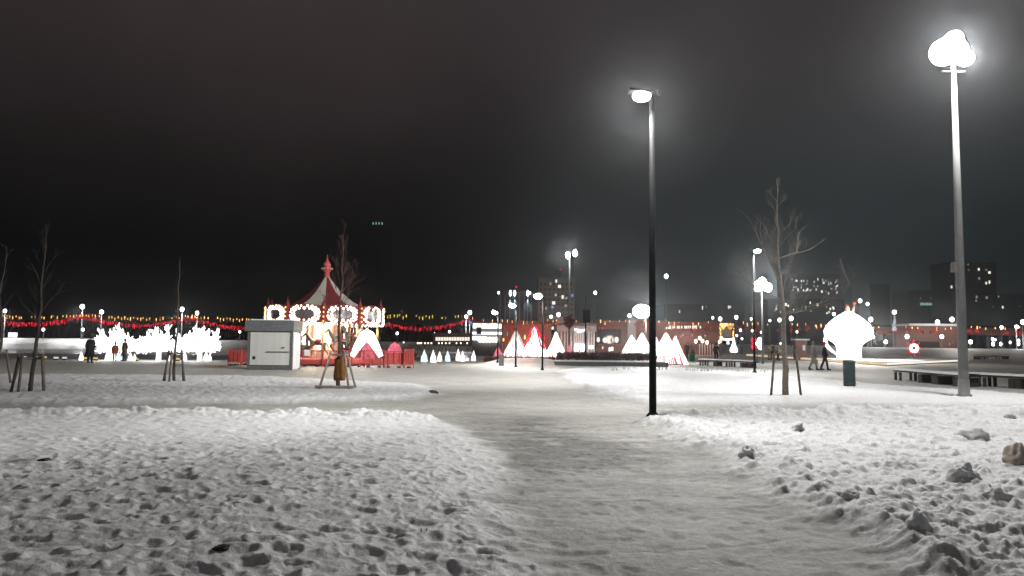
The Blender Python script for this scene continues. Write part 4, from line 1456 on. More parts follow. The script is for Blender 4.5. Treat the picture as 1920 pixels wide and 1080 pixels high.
for i in range(8):
    a_ = 2 * math.pi * i / 8 + math.pi / 8 * 0
    for s_ in (-1, 1):
        pass
    r0, r1 = .42, .84
    pts = [(r0 * math.cos(a_ - .36), 0, zz + r0 * math.sin(a_ - .36)), (r1 * math.cos(a_), 0, zz + r1 * math.sin(a_)), (r0 * math.cos(a_ + .36), 0, zz + r0 * math.sin(a_ + .36))]
    MB().tube(pts, .06, 6).build('petal', E_redled, t_)
MB().lathe([(.20, -.06), (.47, -.06), (.47, .06), (.20, .06)], 20).build('centre_ring', E_white, t_)
cr = [o for o in t_.children if o.name.startswith('centre_ring')][0]
cr.rotation_euler = (R(90), 0, 0)
cr.location = (0, -.02, zz)
MB().sph((0, 0, zz), (.14, .05, .14), 10, 6).build('hub', M_dark, t_, True)
p = put(1678, 622, 120)
t_ = thing('light_fir', 'tall slim white fir of lights with a bright tip over the bridge', 'light sculpture', p)
zb_, zt_ = D(1678, 620, 120).z - p.z, D(1678, 587, 120).z - p.z
M_dimwhite = glow('dim_white', (.86, .9, 1), .42, .4, 2)
MB().lathe([(5.5 * 120 / F, zb_), (3.2 * 120 / F, zb_ + (zt_ - zb_) * .35), (1.4 * 120 / F, zb_ + (zt_ - zb_) * .75), (.02, zt_)], 14).build('cone', M_dimwhite, t_, True)
MB().tube([(0, 0, 0), (0, 0, zb_ + .1)], .1, 8).build('stem', M_dark, t_)
MB().sph((0, 0, zt_ + .15), .32, 10, 6).build('tip_lamp', E_far, t_, True)

# amber-lit gate
p = put(1364, 668, 92)
t_ = thing('light_gate', 'gate hung with amber garlands above lit white signs', 'gate', p)
k_ = 92 / F
ztp = D(1364, 606, 92).z
for dx in (-13.5, 11):
    MB().tube([(dx * k_, 0, -.05), (dx * k_, 0, ztp)], .07, 8).build('post', M_galv, t_)
MB().box((-1 * k_, 0, ztp + .02), (26 * k_, .1, .1)).build('crossbeam', M_galv, t_)
mb = MB()
rnd = random.Random(3)
for i in range(150):
    u = rnd.random()
    x = (-13.5 + 24.5 * u) * k_
    z = ztp - .15 - .55 * abs(math.sin(u * math.pi * 2)) * rnd.random() + rnd.uniform(-.05, .1)
    mb.box((x, -.1, z), (.07, .07, .2))
for i in range(40):
    for dx in (-13.5, 11):
        mb.box((dx * k_ + rnd.uniform(-.1, .1), -.1, rnd.uniform(1.8, ztp)), (.05, .05, .12))
mb.build('amber_bulb_run', E_amber, t_, kind='stuff')
for (dx, y_, w_, h_) in ((-8, 636, 8, 5), (0, 637, 8, 6), (8, 636, 8, 5), (1, 643, 5, 6)):
    MB().box((dx * k_, -.05, D(1364, y_, 92).z), (w_ * k_ * .9, .08, h_ * k_ * .8)).build('lit_sign', E_sign, t_)
MB().box((-1 * k_, .2, D(1364, 623, 92).z), (19 * k_, .1, 17 * k_)).build('grey_screen', M_greyfacade, t_)

# white street stall
p = put(1503, 664, 78)
t_ = thing('street_stall', 'small dark stall with a snowy roof between staked tree and dome', 'stall', p)
k_ = 78 / F
zr = D(1503, 638, 78).z
MB().box((0, .4, zr / 2), (20 * k_, .8, zr)).build('stall_body', M_brick, t_)
MB().box((0, .3, zr + .08), (27 * k_, 1.3, .16)).build('roof_snow', M_snow, t_)
MB().box((4 * k_, -.05, zr * .62), (5 * k_, .06, .55)).build('white_notice', M_whitepanel, t_)

# ------------------------------------------------------------------ benches, bins, posts
def bench(label, a, b_, h, boxes, legs, depth=.55, group='long snow-covered benches'):
    a, b_ = Vector(a), Vector(b_)
    d = b_ - a
    L = d.length
    rz = math.atan2(d.y, d.x)
    t_ = thing('bench', label, 'bench', (a.x, a.y, gz(a.x, a.y)), rz, group)
    for j in range(3):
        MB().box((L / 2, depth * (j + .5) / 3, h - .04), (L, depth / 3 - .02, .07)).build('seat_plank', M_bench, t_)
    mb = MB()
    n = 24
    for i in range(n + 1):
        x = L * i / n
        hh = .07 + .03 * math.sin(i * 1.7) + random.uniform(-.012, .012)
        for (yy, zz_) in ((.0, -.0), (.03, hh * .75), (depth / 2, hh), (depth - .03, hh * .8), (depth, 0)):
            mb.v.append((x, yy, h + zz_))
    for i in range(n):
        for j in range(4):
            q_ = i * 5 + j
            mb.f.append((q_, q_ + 5, q_ + 6, q_ + 1))
    mb.build('snow_cap', M_snow, t_, True)
    for u in legs:
        f = MB()
        f.box((u * L, .06, h / 2 - .05), (.09, .09, h - .1))
        f.build('leg', M_bench, t_)
        MB().box((u * L, depth - .06, h / 2 - .05), (.09, .09, h - .1)).build('leg', M_bench, t_)
    for (u, w_) in boxes:
        MB().box((u * L, depth / 2, h / 2 - .06), (w_, depth - .08, h - .1)).build('support_box', M_bench, t_)
    return t_
def gp2(px, py):
    p = G(px, py)
    return (p.x, p.y, 0)
bench('long bench facing the square behind the tree with leaning stakes', gp2(1309, 685), gp2(1412, 690), .42, [(.32, .36), (.80, .30), (.93, .30)], (.03, .08, .53, .58), .6)
bench('short bench at the end of the blown-out glowing cones', gp2(1233, 680), gp2(1275, 680.5), .40, [(.42, .5)], (.12, .92, .98), .5)
bench('long dark bench just beside the tall mast, nearer the green bin', gp2(1675, 712), gp2(1801, 726), .47, [(.42, .32), (.64, .52), (.93, .48)], (.02, .10), .8)
bench('long dark bench running out of view past the tall mast', gp2(1806, 723), gp2(1960, 732), .47, [(.60, .22), (.68, .22)], (.20, .27, .92), .8)
bench('tiny far bench on the bright snow past the mast', gp2(1832, 674), gp2(1893, 674), .42, [(.06, .7), (.93, .7)], (.26, .32, .68), .5)
b_ = GP(1593, 730)
t_ = thing('litter_bin', 'dark green cylindrical litter bin in the bright snow', 'bin', b_)
MB().lathe([(.0, .0), (.20, .0), (.205, .03), (.205, .86), (.215, .87), (.215, .90), (.20, .92), (.17, .92), (.17, .80), (.0, .80)], 24).build('bin_body', M_bin, t_, True)
MB().lathe([(.22, .10), (.22, .14), (.20, .14)], 24).build('band', M_bin, t_, True)
MB().lathe([(.17, .93), (.19, .95), (.10, .99), (.0, 1.0)], 18).build('snow_cap', M_snow, t_, True)
b_ = GP(940, 686)
t_ = thing('litter_bin', 'grey square litter bin at the foot of the first path lamp', 'bin', b_)
MB().box((0, 0, .35), (.33, .33, .70)).build('bin_body', M_bingrey, t_)
MB().box((0, 0, .715), (.36, .36, .03)).build('lid', M_postgrey, t_)
# pole with the black box
p = put(1098, 676, 57)
t_ = thing('speaker_pole', 'thin pole carrying a black boxy loudspeaker over the planted bed', 'pole', p)
zt_ = D(1098, 553, 57).z
MB().tube([(0, 0, -.05), (0, 0, zt_)], [.07, .05], 10).build('pole', M_black, t_, True)
MB().box((.05, -.12, D(1100, 593, 57).z), (.52, .34, .98)).build('loudspeaker', M_black, t_)
p = put(1066, 676, 57.5)
t_ = thing('bare_tree', 'slim dark tree with a ball-shaped clump beside the speaker pole', 'tree', p)
zt_ = D(1066, 602, 57.5).z
MB().tube([(0, 0, -.05), (0, 0, zt_)], [.05, .035], 8).build('trunk', M_bark, t_, True)
mb = MB()
rnd = random.Random(9)
for i in range(420):
    d = Vector((rnd.gauss(0, 1), rnd.gauss(0, 1), rnd.gauss(0, 1))).normalized()
    q_ = Vector((0, 0, zt_)) + Vector((d.x * .42, d.y * .42, d.z * .5)) * rnd.random() ** .5
    mb.tube([q_, q_ + d * .14], [.03, .01], 3, False)
mb.build('crown', M_hedge, t_, kind='stuff')

# ------------------------------------------------------------------ people
def at(px, feet_y, head_y):
    p = G(px, feet_y)
    k = p.y / F
    return Vector((p.x, p.y, gz(p.x, p.y))), (feet_y - head_y) * k
l_, h_ = at(168, 680.5, 638.5)
person(l_, R(175), 1.72, 'person in a long bulky black coat walking towards the glowing trees', M_cl_black, M_cl_black, M_cl_black, 'stand', True, None, 1.45)
l_ = put(215, 676, 50.6)
person(l_, R(20), 1.25, 'person in a rust-orange jacket before the glowing trees', M_cl_orange, M_cl_brown, M_cl_brown, 'stand', False, None, 1.5)
l_ = put(233, 676, 50.8)
person(l_, R(-30), 1.50, 'person in dark brown coat standing beside the rust-orange jacket', M_cl_brown, M_cl_black, M_cl_brown, 'stand', True, None, 1.3)
l_, h_ = at(1547, 694, 638.5)
person(l_, R(60), 1.76, 'person in dark clothes with a red hat striding past the dome', M_cl_black, M_cl_black, M_cl_red, 'walk')
l_, h_ = at(1526, 694, 640)
person(l_, R(70), 1.78, 'person in a taupe coat carrying a bag beside the red-hatted walker', M_cl_grey, M_cl_grey, M_cl_grey, 'walk', True, M_cl_grey)
l_, h_ = at(1442, 675.5, 643)
person(l_, R(15), 1.68, 'person in a tan jacket, one of the couple near the flower light', M_cl_tan, M_cl_tan, M_cl_brown, 'stand')
l_, h_ = at(1448, 675.5, 643)
person(l_, R(-15), 1.70, 'person in a dark coat, one of the couple near the flower light', M_cl_brown, M_cl_black, M_hair, 'step')
l_, h_ = at(1459, 676, 643)
person(l_, R(30), 1.66, 'person in a grey coat just before the staked trunk', M_cl_grey, M_cl_black, M_hair, 'walk')
l_, h_ = at(1288, 673, 645)
person(l_, R(10), 1.70, 'person in a dark jacket beside the bright green tub', M_cl_brown, M_cl_black, M_cl_tan, 'stand')
l_, h_ = at(1299, 673, 645)
person(l_, R(-20), 1.68, 'person in a grey jacket behind the bright green tub', M_cl_grey, M_cl_black, M_cl_tan, 'stand')
l_, h_ = at(1343, 679, 646)
person(l_, R(160), 1.66, 'person in black standing behind the long bench', M_cl_black, M_cl_black, M_hair, 'stand')
p = put(1297.5, 674, 66.5)
t_ = thing('green_tub', 'bright green plastic tub at the feet of two visitors', 'tub', p)
MB().lathe([(.0, .02), (.22, .02), (.30, .62), (.33, .62), (.33, .68), (.27, .68), (.2, .1), (.0, .1)], 18).build('tub', M_bingreen, t_, True)

# ------------------------------------------------------------------ buildings beyond the square
def block(name, label, cat, px0, px1, top, Y, depth, wallm, base_z=0.0, group=None):
    a, b_ = D(px0, top, Y), D(px1, top, Y)
    t_ = thing(name, label, cat, (a.x, Y, base_z), 0, group)
    W, H = b_.x - a.x, a.z - base_z
    MB().box((W / 2, depth / 2, H / 2 - .5), (W, depth, H + 1)).build('wall', wallm, t_)
    MB().box((W / 2, depth / 2, H + .06), (W + .3, depth + .3, .3 + H * .008)).build('parapet', wallm, t_)
    return t_, a.x, W, H
def window(t_, x0, px, py, Y, w_, h_, m, base_z=0.0, frame=True):
    p = D(px, py, Y)
    k = Y / F
    if frame:
        f = MB().box((0, 0, 0), (w_ * k * 1.18, .10, h_ * k * 1.18)).build('window', M_dark, t_)
        f.location = (p.x - x0, -.06, p.z - base_z)
        g_ = MB().box((0, -.07, 0), (w_ * k, .04, h_ * k)).build('pane', m, f)
    else:
        f = MB().box((0, 0, 0), (w_ * k, .12, h_ * k)).build('window', m, t_)
        f.location = (p.x - x0, -.07, p.z - base_z)
    return f
# apartment block
Y_ = 330
t_, x0, W, H = block('apartment_block', 'brown apartment block with a scatter of lit windows', 'apartment block', 1009, 1078, 521, Y_, 16, M_brownwall)
for (px, py, w_, h_, m) in [(1043, 527, 3.4, 6, E_win), (1032, 532, 3, 5, E_windim), (1049, 537, 5.5, 6, E_win), (1042, 553, 4, 5, E_windim), (1055, 557, 4, 7, E_win),
    (1062, 559, 4, 4, E_windim), (1073, 554, 3, 5, E_blue), (1038, 568, 6, 6, E_win), (1024, 578, 3, 6, E_windim), (1036, 576, 5, 5, E_blue), (1061, 573, 4, 4, E_windim)]:
    window(t_, x0, px, py, Y_, w_, h_, m)
for r_i in range(7):
    for c_i in range(8):
        px, py = 1014 + c_i * 8.2, 531 + r_i * 9.5
        if all(abs(px - o_.matrix_local.translation.x) > 0 for o_ in ()) or True:
            window(t_, x0, px + (r_i % 2) * .3, py + 2.2, Y_ - .0, 3.0, 4.0, M_glass, 0, True).location.y = -.02
light('facade_light', t_, (W * .45, -26, 10), 4500, (1, .85, .72), 'POINT', 3)
# lit office block
Y_ = 300
t_, x0, W, H = block('office_block', 'glazed office block with glowing steel fins', 'office block', 936, 998, 548, Y_, 18, M_darkwall)
for i, px in enumerate([938, 947, 956, 965, 974, 983, 989, 996]):
    p = D(px, 600, Y_)
    MB().box((p.x - x0, -.35, H / 2 - .4), (.5, .5, H - 1.2)).build('fin', M_fin, t_)
for (px, py) in ((957, 550), (965, 550), (989.5, 550), (994, 549.5), (935.5, 549)):
    p = D(px, py, Y_)
    wl = MB().sph((p.x - x0, -.9, p.z), (.45 if px in (957, 965, 989.5) else .25, .3, 1.2 if px in (957, 965, 989.5) else .5), 8, 6).build('wall_lamp', E_far, t_, True)
    if px in (957, 965, 989.5):
        light('wall_wash', t_, (p.x - x0, -1.6, p.z - 1.5), 2600, (.75, .9, 1), 'SPOT', .3, (0, .25, -1), 60, .8)
for (px, py) in ((968, 536.5), (1052, 503.5)):
    p = D(px, py, Y_ if px < 1000 else 330)
    b_ = thing('beacon', 'red aircraft beacon over the ' + ('lit office block' if px < 1000 else 'brown apartment block'), 'beacon', (p.x, p.y + 4, p.z), 0, 'red aircraft beacons')
    MB().sph((0, 0, 0), .42, 8, 6).build('beacon_lamp', E_redled, b_, True)
    zr_ = D(px, 548 if px < 1000 else 521, p.y).z - p.z
    MB().tube([(0, 0, zr_), (0, 0, -.2)], .12, 5).build('rod', M_dark, b_)
# white pavilion with lit bands
Y_ = 128
t_, x0, W, H = block('striped_pavilion', 'white pavilion with glowing horizontal bands by the river', 'pavilion', 886, 941, 607, Y_, 6, M_greyfacade, .0)
kk = Y_ / F
for (px0, px1, py, h_) in ((887, 940, 611, 9), (886, 941, 624.5, 4.5), (886, 912, 634, 7)):
    a, b_ = D(px0, py, Y_), D(px1, py, Y_)
    MB().box(((a.x + b_.x) / 2 - x0, -.16, a.z), (b_.x - a.x, .18, h_ * kk)).build('light_band', E_sign, t_)
MB().box((D(898, 620, Y_).x - x0, -.3, D(898, 620, Y_).z), (9 * kk, .14, 13 * kk)).build('dark_door', M_postgrey, t_)
for i in range(6):
    p = D(900 + i * 6.2, 637, Y_)
    o = MB().sph((0, 0, 0), (.38, .2, .48), 8, 6).build('shop_lamp', E_warmwhite if i % 2 else E_sign, t_, True)
    o.location = (p.x - x0, -.3, p.z)
MB().box((D(882, 605, Y_).x - x0, -.2, D(882, 605, Y_).z), (5.5 * kk, .1, 4.5 * kk)).build('blue_sign', E_blue, t_)
# row of lit windows on the bank
Y_ = 146
t_, x0, W, H = block('riverside_hall', 'low dark hall with one bright row of windows on the far bank', 'hall', 812, 884, 626, Y_, 6, M_brick, 1.0)
for i in range(13):
    window(t_, x0, 819 + i * 4.95, 635.5, Y_, 4.1, 6.4, E_win, 1.0, False)
# bank rail with little lanterns
ORD = 'first second third fourth fifth sixth seventh eighth ninth tenth eleventh twelfth thirteenth fourteenth'.split()
for i, px in enumerate([757, 783, 786.5, 790, 797, 803, 809, 823, 829, 836, 843, 856, 864, 876]):
    far_lamp(px, 643.5 if i else 642, 1.7, ORD[i] + ' tiny white lantern on the far bank, counting from the carousel', 143, True, 'tiny lanterns on the far bank', E_warmwhite, 'bank_lantern', 'lantern')
# brown-red hall and columned pavilion
Y_ = 100
t_, x0, W, H = block('brick_hall', 'brown-red hall glowing red behind the tallest glowing peak', 'hall', 943, 1034, 605, Y_, 8, M_brick)
kk = Y_ / F
for (px, py, w_, h_, m) in [(944, 637, 3, 6, E_orange), (951, 626, 2.4, 9, E_windim), (984, 632, 2.5, 9, E_amber), (1021, 634, 2, 10, E_redled), (1036, 615, 4, 6, E_win)]:
    window(t_, x0, px, py, Y_, w_, h_, m)
MB().box((W / 2, -.25, H - .3), (W + .2, .4, .5)).build('cornice', M_brick, t_)
Y_ = 101
t_, x0, W, H = block('columned_pavilion', 'grey pavilion with white columns beside the glowing peaks', 'pavilion', 1045, 1116, 609, Y_, 8, M_greyfacade)
for i, px in enumerate([1052, 1058, 1064, 1070, 1076, 1080, 1084, 1088, 1092, 1103, 1108, 1113]):
    p = D(px, 640, Y_)
    zc_ = D(px, 622, Y_).z
    MB().tube([(p.x - x0, -.45, 0), (p.x - x0, -.45, zc_)], .12, 8).build('column', M_whitepanel, t_, True)
MB().box((W / 2, -.4, D(1080, 616, Y_).z), (W + .2, .75, .8)).build('entablature', M_greyfacade, t_)
kk = Y_ / F
sg = MB()
rnd = random.Random(2)
for (dx, dz, w_, h_) in ((-8, 1.5, 4, 5), (-3.5, -.5, 4, 7), (1, -1, 4, 6), (5.5, 0, 4, 5), (9, 1, 3, 4)):
    o = MB().box((0, 0, 0), (w_ * kk * .85, .1, h_ * kk)).build('lit_sign_letter', E_sign, t_)
    o.location = (D(1086, 620, Y_).x - x0 + dx * kk, -.9, D(1086, 620, Y_).z + dz * kk)
for px in (1078, 1082, 1088, 1093):
    o = MB().sph((0, 0, 0), (.16, .12, .55), 8, 6).build('warm_lamp', E_warmwhite, t_, True)
    p = D(px, 652, Y_)
    o.location = (p.x - x0, -.95, p.z)
o = MB().box((0, 0, 0), (9 * kk, .08, 6 * kk)).build('lit_sign', E_sign, t_)
o.location = (D(1107, 651, Y_).x - x0, -.9, D(1107, 651, Y_).z)
light('facade_light', t_, (W * .5, -7, 1.0), 650, (1, .96, .92), 'POINT', .5)
Y_ = 103
t_, x0, W, H = block('red_hall', 'long brown-red hall with white-lit sign letters', 'hall', 1118, 1352, 604, Y_, 9, M_brick)
kk = Y_ / F
def part_box(px0, px1, py0, py1, name, m, off=-.12, th=.16):
    a, b_ = D(px0, py0, Y_), D(px1, py1, Y_)
    return MB().box(((a.x + b_.x) / 2 - x0, off, (a.z + b_.z) / 2), (abs(b_.x - a.x), th, abs(a.z - b_.z))).build(name, m, t_)
part_box(1120, 1164, 617, 645, 'dark_glazing', M_glass)
part_box(1120, 1172, 646, 649, 'canopy_ledge', M_brick, -.6, 1.0)
part_box(1176, 1191, 600, 637, 'grey_bay', M_greyfacade, -.4, .5)
for (px, py, w_, h_) in ((1121, 637, 6, 10), (1133.5, 638, 9, 10), (1146, 638, 2, 9), (1155, 637, 8, 11)):
    o = MB().sph((0, 0, 0), (w_ * kk / 2, .2, h_ * kk / 2), 10, 7).build('warm_lamp', E_win if w_ > 4 else E_windim, t_, True)
    p = D(px, py, Y_)
    o.location = (p.x - x0, -.5, p.z)
for (px, py, w_, h_, m) in [(1125.5, 622, 1.6, 5, E_wincool), (1140, 622.5, 3, 5, E_wincool), (1144, 623, 2, 5, E_wincool), (1150, 623, 3, 5, E_wincool), (1140, 628.5, 2, 4, E_win), (1155, 628, 2, 5, E_win),
    (1130, 652, 2, 5, E_win), (1143, 655, 3, 7, E_sign), (1148, 654, 3, 7, E_sign), (1280, 628, 2, 4, E_windim), (1276, 631, 2, 3, E_windim), (1297, 629, 4, 4, E_windim), (1322, 630, 2.5, 5, E_windim)]:
    window(t_, x0, px, py, Y_, w_, h_, m, 0, False)
for i, px in enumerate([1249, 1252.5, 1256, 1261, 1264, 1270, 1273, 1278, 1284, 1287, 1290.5, 1294, 1299, 1302, 1305, 1313]):
    h_ = [3, 3.5, 6.5, 5, 4, 5, 5, 4.5, 5, 5, 5, 5, 6, 5.5, 6.5, 4.5][i]
    window(t_, x0, px, 613.5 + (1.5 if i < 2 else 0), Y_, 2.3, h_, E_win, 0, False)
part_box(1230, 1348, 620, 622, 'lit_cornice', M_brick, -.3, .5)
for i, (px, py) in enumerate([(1300.5, 640), (1308, 634), (1313, 639.5), (1321.5, 642), (1345, 641), (1348, 634)]):
    o = MB().sph((0, 0, 0), (.22, .22, .28), 8, 6).build('hanging_lamp', E_warmwhite, t_, True)
    p = D(px, py, Y_)
    o.location = (p.x - x0, -1.2, p.z)
for px in range(1310, 1350, 5):
    p = D(px, 655, Y_)
    MB().tube([(p.x - x0, -.5, 0), (p.x - x0, -.5, D(px, 645, Y_).z)], .07, 6).build('porch_post', M_whitepanel, t_)
light('facade_light', t_, (W * .62, -6, 2.0), 900, (1, .55, .45), 'POINT', .6)
light('facade_light', t_, (W * .15, -6, 2.0), 350, (1, .8, .7), 'POINT', .6)
bh = [o for o in bpy.data.objects if o.name == 'brick_hall'][0]
light('facade_light', bh, (3.0, -5, 2.2), 900, (1, .25, .18), 'POINT', .5)

# long bridge deck and the snowy flat roof
Y_ = 125
a, b_ = D(1634, 617, Y_), D(1990, 617, Y_)
t_ = thing('bridge', 'long dark brown bridge deck carried on many piers', 'bridge', (a.x, Y_, 0))
L = b_.x - a.x
za, zb_ = D(1760, 614, Y_).z, D(1760, 627, Y_).z
MB().box((L / 2, 3, (za + zb_) / 2), (L, 7, za - zb_)).build('deck', M_brick, t_)
MB().box((L / 2, -.62, za + .18), (L, .12, .35)).build('parapet', M_darkwall, t_)
pm_ = MB().box((0, 0, zb_ / 2 - .15), (.5, 1.0, zb_ + .2)).mesh('pier', M_darkwall)
for i in range(17):
    link('pier', pm_, t_, None, None, (L * (i + .5) / 17, .8, 0), 0)
MB().box((L / 2, 5.4, zb_ / 2 - .2), (L, .4, zb_ + .3)).build('back_wall', M_darkwall, t_)
for i, (px, py, r) in enumerate([(1861, 636, 2.6), (1866, 637, 1.8), (1862, 645, 3), (1877, 645, 3), (1894, 642, 2), (1910, 639, 2.6), (1910, 645, 2.6), (1675, 634, 1.8), (1727, 633, 1.4)]):
    p = D(px, py, Y_ - 1)
    o = MB().sph((0, 0, 0), (r * .08, .1, r * .11), 8, 6).build('deck_lamp', E_far if i < 7 else E_windim, t_, True)
    o.location = (p.x - a.x, -1, p.z)
Y_ = 116
t_, x0, W, H = block('flat_roof_hall', 'low dark hall with a snowy flat roof by the bridge', 'hall', 1704, 1795, 613, Y_, 5, M_brick)
kk = Y_ / F
MB().box((W / 2, 2, H + .36), (W + .5, 5.4, .34)).build('roof_snow', M_snow, t_)
part_box(1706, 1760, 640, 651, 'dark_glazing', M_glass)
for (px, py, w_, h_, m) in ((1744, 645, 8, 7, E_wincool), (1731, 640, 2, 3, E_windim), (1779, 645, 2, 6, E_windim), (1785, 642, 2, 4, E_windim)):
    window(t_, x0, px, py, Y_, w_ * .7, h_ * .7, m)
light('facade_light', t_, (W * .5, -6, 5.0), 1100, (1, .92, .88), 'POINT', .5)

# dark towers on the skyline
def tower(label, px0, px1, top, Y, wins, m=M_darkwall, dark_rows=0):
    t_, x0, W, H = block('tower_block', label, 'tower block', px0, px1, top, Y, 20, m, 0, 'dark tower blocks on the skyline')
    for (px, py, w_, h_, mm) in wins:
        window(t_, x0, px, py, Y, w_, h_, mm)
    return t_
tower('dark tower block with a dozen lit windows past the tall mast', 1782, 1868, 492, 420, [(1784, 538, 3, 5, E_win), (1835, 505, 3.4, 5, E_win), (1849, 506, 3, 3, E_windim), (1855, 511, 4.5, 4.5, E_win),
      (1836, 522, 2.4, 5, E_windim), (1849, 531, 3, 5, E_win), (1855, 529, 3, 6, E_win), (1815, 489 + 7, 2, 3, E_windim), (1816, 506, 2, 3, E_windim), (1831, 557, 3, 5, E_windim), (1830, 564, 2.5, 4, E_windim), (1850, 558, 4, 4, E_windim), (1796, 558, 2, 3, E_windim), (1862, 575, 1.5, 2, E_windim)])
tower('low brown tower block just past the glowing dome', 1630, 1668, 533, 380, [], M_darkwall)
tw = tower('wide dark block with a teal lit sign', 1704, 1782, 545, 440, [(1750, 558, 3, 4, E_win), (1745, 559, 2, 3, E_windim), (1726, 559, 1.5, 3, E_windim), (1765, 577, 3, 4.5, E_win), (1786 - 5, 575, 2, 3, E_windim), (1775, 574, 2.5, 2.5, E_windim)])
x0 = tw.location.x
for i in range(9):
    p = D(1727 + i * 3.9, 570 + .05 * i, 440)
    o = MB().box((0, 0, 0), (2.6 * 440 / F, .2, (4.6 if i % 3 else 5.6) * 440 / F)).build('sign_letter', E_teal, tw)
    o.location = (p.x - x0, -.3, p.z)
tower('low dark block with a few lit windows at the edge of the skyline', 1868, 1950, 552, 460, [(1872, 556, 2, 4, E_windim), (1880, 576, 3, 5, E_win), (1912, 574, 1.5, 2, E_windim)])
hill_w = []
rnd = random.Random(31)
for i in range(46):
    px, py = rnd.uniform(1484, 1572), rnd.uniform(520, 552)
    hill_w.append((px, py, rnd.uniform(1.6, 2.6), rnd.uniform(2.5, 4.5), rnd.choice([E_win, E_windim, E_windim, E_wincool])))
sl_ = tower('dark apartment slab full of small lit windows behind the staked tree', 1480, 1576, 514, 430, hill_w)
light('added_facade_fill', sl_, (8, -45, 12), 11000, (.85, .95, 1), 'POINT', 3)  # added fill light without a lamp, lifts the dark slab towards the sky tone
hill_w = []
for i in range(22):
    px, py = rnd.uniform(1448, 1578), rnd.uniform(566, 588)
    hill_w.append((px, py, rnd.uniform(1.6, 2.8), rnd.uniform(2.5, 6), rnd.choice([E_win, E_win, E_windim])))
tower('broad low dark block with bright specks between staked tree and dome', 1440, 1582, 561, 300, hill_w)
tower('broad low dark block behind the twin blazing masts', 1246, 1396, 571, 320, [(1274, 584, 2.4, 5, E_win), (1317, 577, 2.4, 7, E_win), (1324, 571.5 + 3, 2, 6, E_windim), (1366, 576, 2.4, 6, E_win), (1369, 573.5 + 2, 2.4, 4, E_win), (1239 + 9, 600, 2, 5, E_windim)])
p = D(708, 422, 600)
t_ = thing('radio_mast', 'faint slim mast far off with four small pale lights on its crossbar', 'mast', (p.x, 600, 0), 0)
M_mast = mat('mast_steel', (.05, .05, .05), .7)
for dx in (-.5, .5):
    MB().tube([(dx * 2.2, 0, -.5), (dx, 0, p.z)], [.22, .14], 5).build('leg', M_mast, t_)
MB().box((0, 0, p.z), (9.6, .3, .3)).build('crossbar', M_mast, t_)
for i in range(4):
    MB().box((-3.6 + 2.4 * i, -.2, p.z + 1.3), (.75, .3, 2.0)).build('mast_light', E_teal, t_)
light('added_facade_fill', tw, (12, -60, 15), 1000, (.9, .95, 1), 'POINT', 3)  # added fill for the teal-sign block, no lamp stands here
# dark wood beyond the river
mb = MB()
rnd = random.Random(77)
for i in range(2600):
    x = rnd.uniform(-230, 12)
    y = rnd.uniform(165, 200)
    h = rnd.uniform(2.0, 4.6)
    mb.lathe([(.02, 1 + h), (h * .30, 1 + h * .6), (h * .36, 1 + h * .2), (.1, 1)], 5, (x, y, 0), .25)
mb.build('far_wood', mat('night_wood', (.012, .013, .011), .95), kind='stuff')
p = D(24, 628, 149)
t_ = thing('lit_board', 'small bright white board on the far bank near the edge of the view', 'sign', (p.x, 149, gz(p.x, 149)))
zz = p.z - gz(p.x, 149)
MB().box((0, 0, zz), (16 * 149 / F, .15, 8.5 * 149 / F)).build('board', E_sign, t_)
for dx in (-.6, .6):
    MB().tube([(dx, .12, -.1), (dx, .12, zz)], .06, 6).build('leg', M_dark, t_)

# ------------------------------------------------------------------ lumps of snow and bits on the ground
def lump(px, py, w_, h_, m, label, seed, cat='snow lump', name='snow_lump', group=None):
    b_ = GP(px, py)
    k = b_.y / F
    rnd = random.Random(seed)
    t_ = MB()
    n, mm = 40, 24
    t_.sph((0, 0, 0), 1.0, n, mm)
    off = rnd.uniform(0, 50)
    from mathutils import noise as mn
    vv = []
    for v in t_.v:
        v = Vector(v)
        d = 1 + .42 * mn.noise(v * 1.3 + Vector((off, 0, 0))) + .22 * mn.noise(v * 3.1 + Vector((0, off, 0))) + .13 * abs(mn.noise(v * 6 + Vector((0, 0, off)))) + .09 * abs(mn.noise(v * 14 + Vector((0, 0, off))))
        v = v * d
        vv.append((v.x * w_ * k / 2, v.y * w_ * k / 2 * .8, max(v.z, -.8) * h_ * k * .62 - h_ * k * .02))
    t_.v = vv
    o = t_.build(name, m, None, True)
    o.location = b_
    o.rotation_euler = (0, 0, rnd.uniform(0, 6))
    return tag(o, label, cat, group)
lump(1826, 838, 70, 34, M_snowdirty, 'broad dirty grey snow lump below the mast', 1)
lump(1912, 890, 52, 52, M_soilsnow, 'brown soiled lump cut off by the edge of the view', 2)
lump(1808, 925, 58, 42, M_snow, 'pale angular snow block standing on the trampled snow', 3)
lump(1722, 1035, 46, 40, M_snow, 'pale broken snow lump beside the path, low in the view', 4)
lump(1497, 822, 24, 17, M_snowdirty, 'round dirty lump on the snow below the staked tree', 5)
lump(1404, 872, 36, 22, M_snow, 'jagged snow lump on the edge of the path', 6)
lump(1592, 962, 44, 24, M_snow, 'low pale snow lump in the middle of the trampled snow', 7)
lump(1870, 960, 46, 30, M_snow, 'rounded pale lump just below the pale snow block', 8)
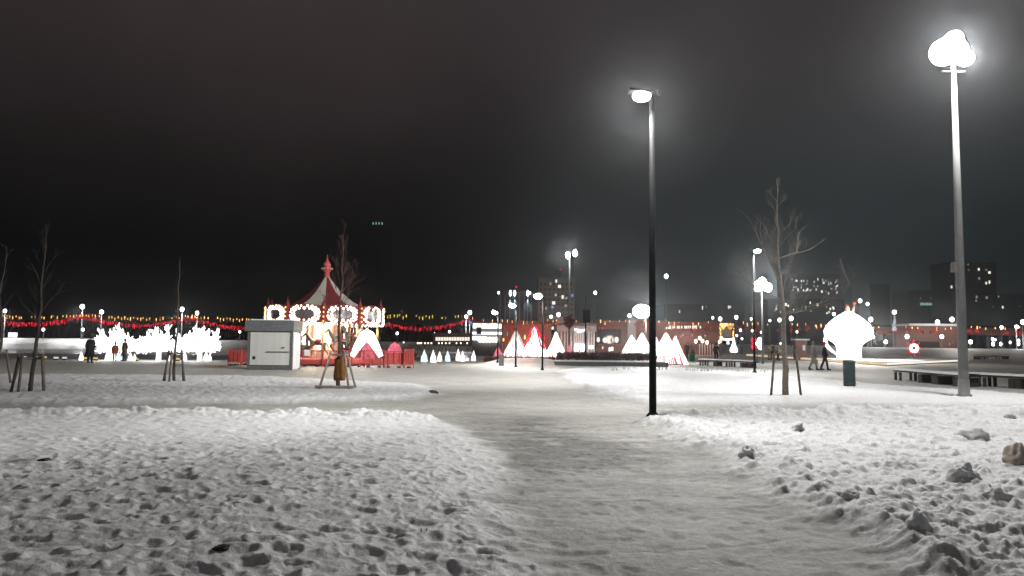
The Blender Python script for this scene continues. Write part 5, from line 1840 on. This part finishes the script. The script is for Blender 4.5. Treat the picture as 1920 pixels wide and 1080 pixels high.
lump(1896, 798, 20, 12, M_snowdirty, 'small dirty clod near the edge of the view below the bench', 9)
lump(812, 740, 17, 8, M_soil, 'small dark clod at the tip of the snowy lawn by the path', 10, 'clod', 'soil_clod')
lump(86, 877, 26, 8, M_soil, 'dark clod of bare soil on the trampled snow', 11, 'clod', 'soil_clod')
lump(415, 1062, 30, 9, M_soil, 'dark clod of soil at the bottom of the trampled snow', 12, 'clod', 'soil_clod')
for i, (px, py) in enumerate([(789, 1018), (799, 1017)]):
    b_ = GP(px, py)
    o = MB().tube([(0, 0, -.01), (.006, -.01, .02), (.0, -.012, .04 - .015 * i)], [.007, .008, .003], 6).build('litter_scrap', M_whitepanel)
    o.location = b_
    tag(o, ('taller' if i == 0 else 'shorter') + ' white scrap sticking out of the trampled snow', 'litter')
mb = MB()
rnd = random.Random(13)
for (cx_, n_) in ((1243, 14), (1310, 10), (1322, 8), (1333, 5), (1282, 3), (1372, 6), (1388, 7), (1430, 6), (1178, 8), (1150, 6), (1198, 6)):
    b_ = GP(cx_, 697 + rnd.uniform(-2, 3))
    for i in range(n_):
        x, y = b_.x + rnd.uniform(-.35, .35), b_.y + rnd.uniform(-.3, .3)
        z = gz(x, y)
        d = Vector((rnd.uniform(-.5, .5), rnd.uniform(-.5, .5), 1)).normalized() * rnd.uniform(.1, .32)
        mb.tube([(x, y, z - .03), Vector((x, y, z)) + d], [.012, .004], 3, False)
mb.build('dry_grass', M_hedge, kind='stuff')

# ------------------------------------------------------------------ night haze
hz_ = MB().box((0, 320, 26), (1100, 700, 60))
hm_ = bpy.data.materials.new('night_haze')
hm_.use_nodes = True
t = hm_.node_tree
t.nodes.clear()
pv = N(t, 'ShaderNodeVolumePrincipled')
pv.inputs['Color'].default_value = (.9, .95, 1, 1)
pv.inputs['Density'].default_value = .00042
pv.inputs['Anisotropy'].default_value = .90
o_ = N(t, 'ShaderNodeOutputMaterial')
t.links.new(pv.outputs[0], o_.inputs['Volume'])
HAZE = True
if HAZE:
    hz_.build('haze', hm_, kind='stuff')
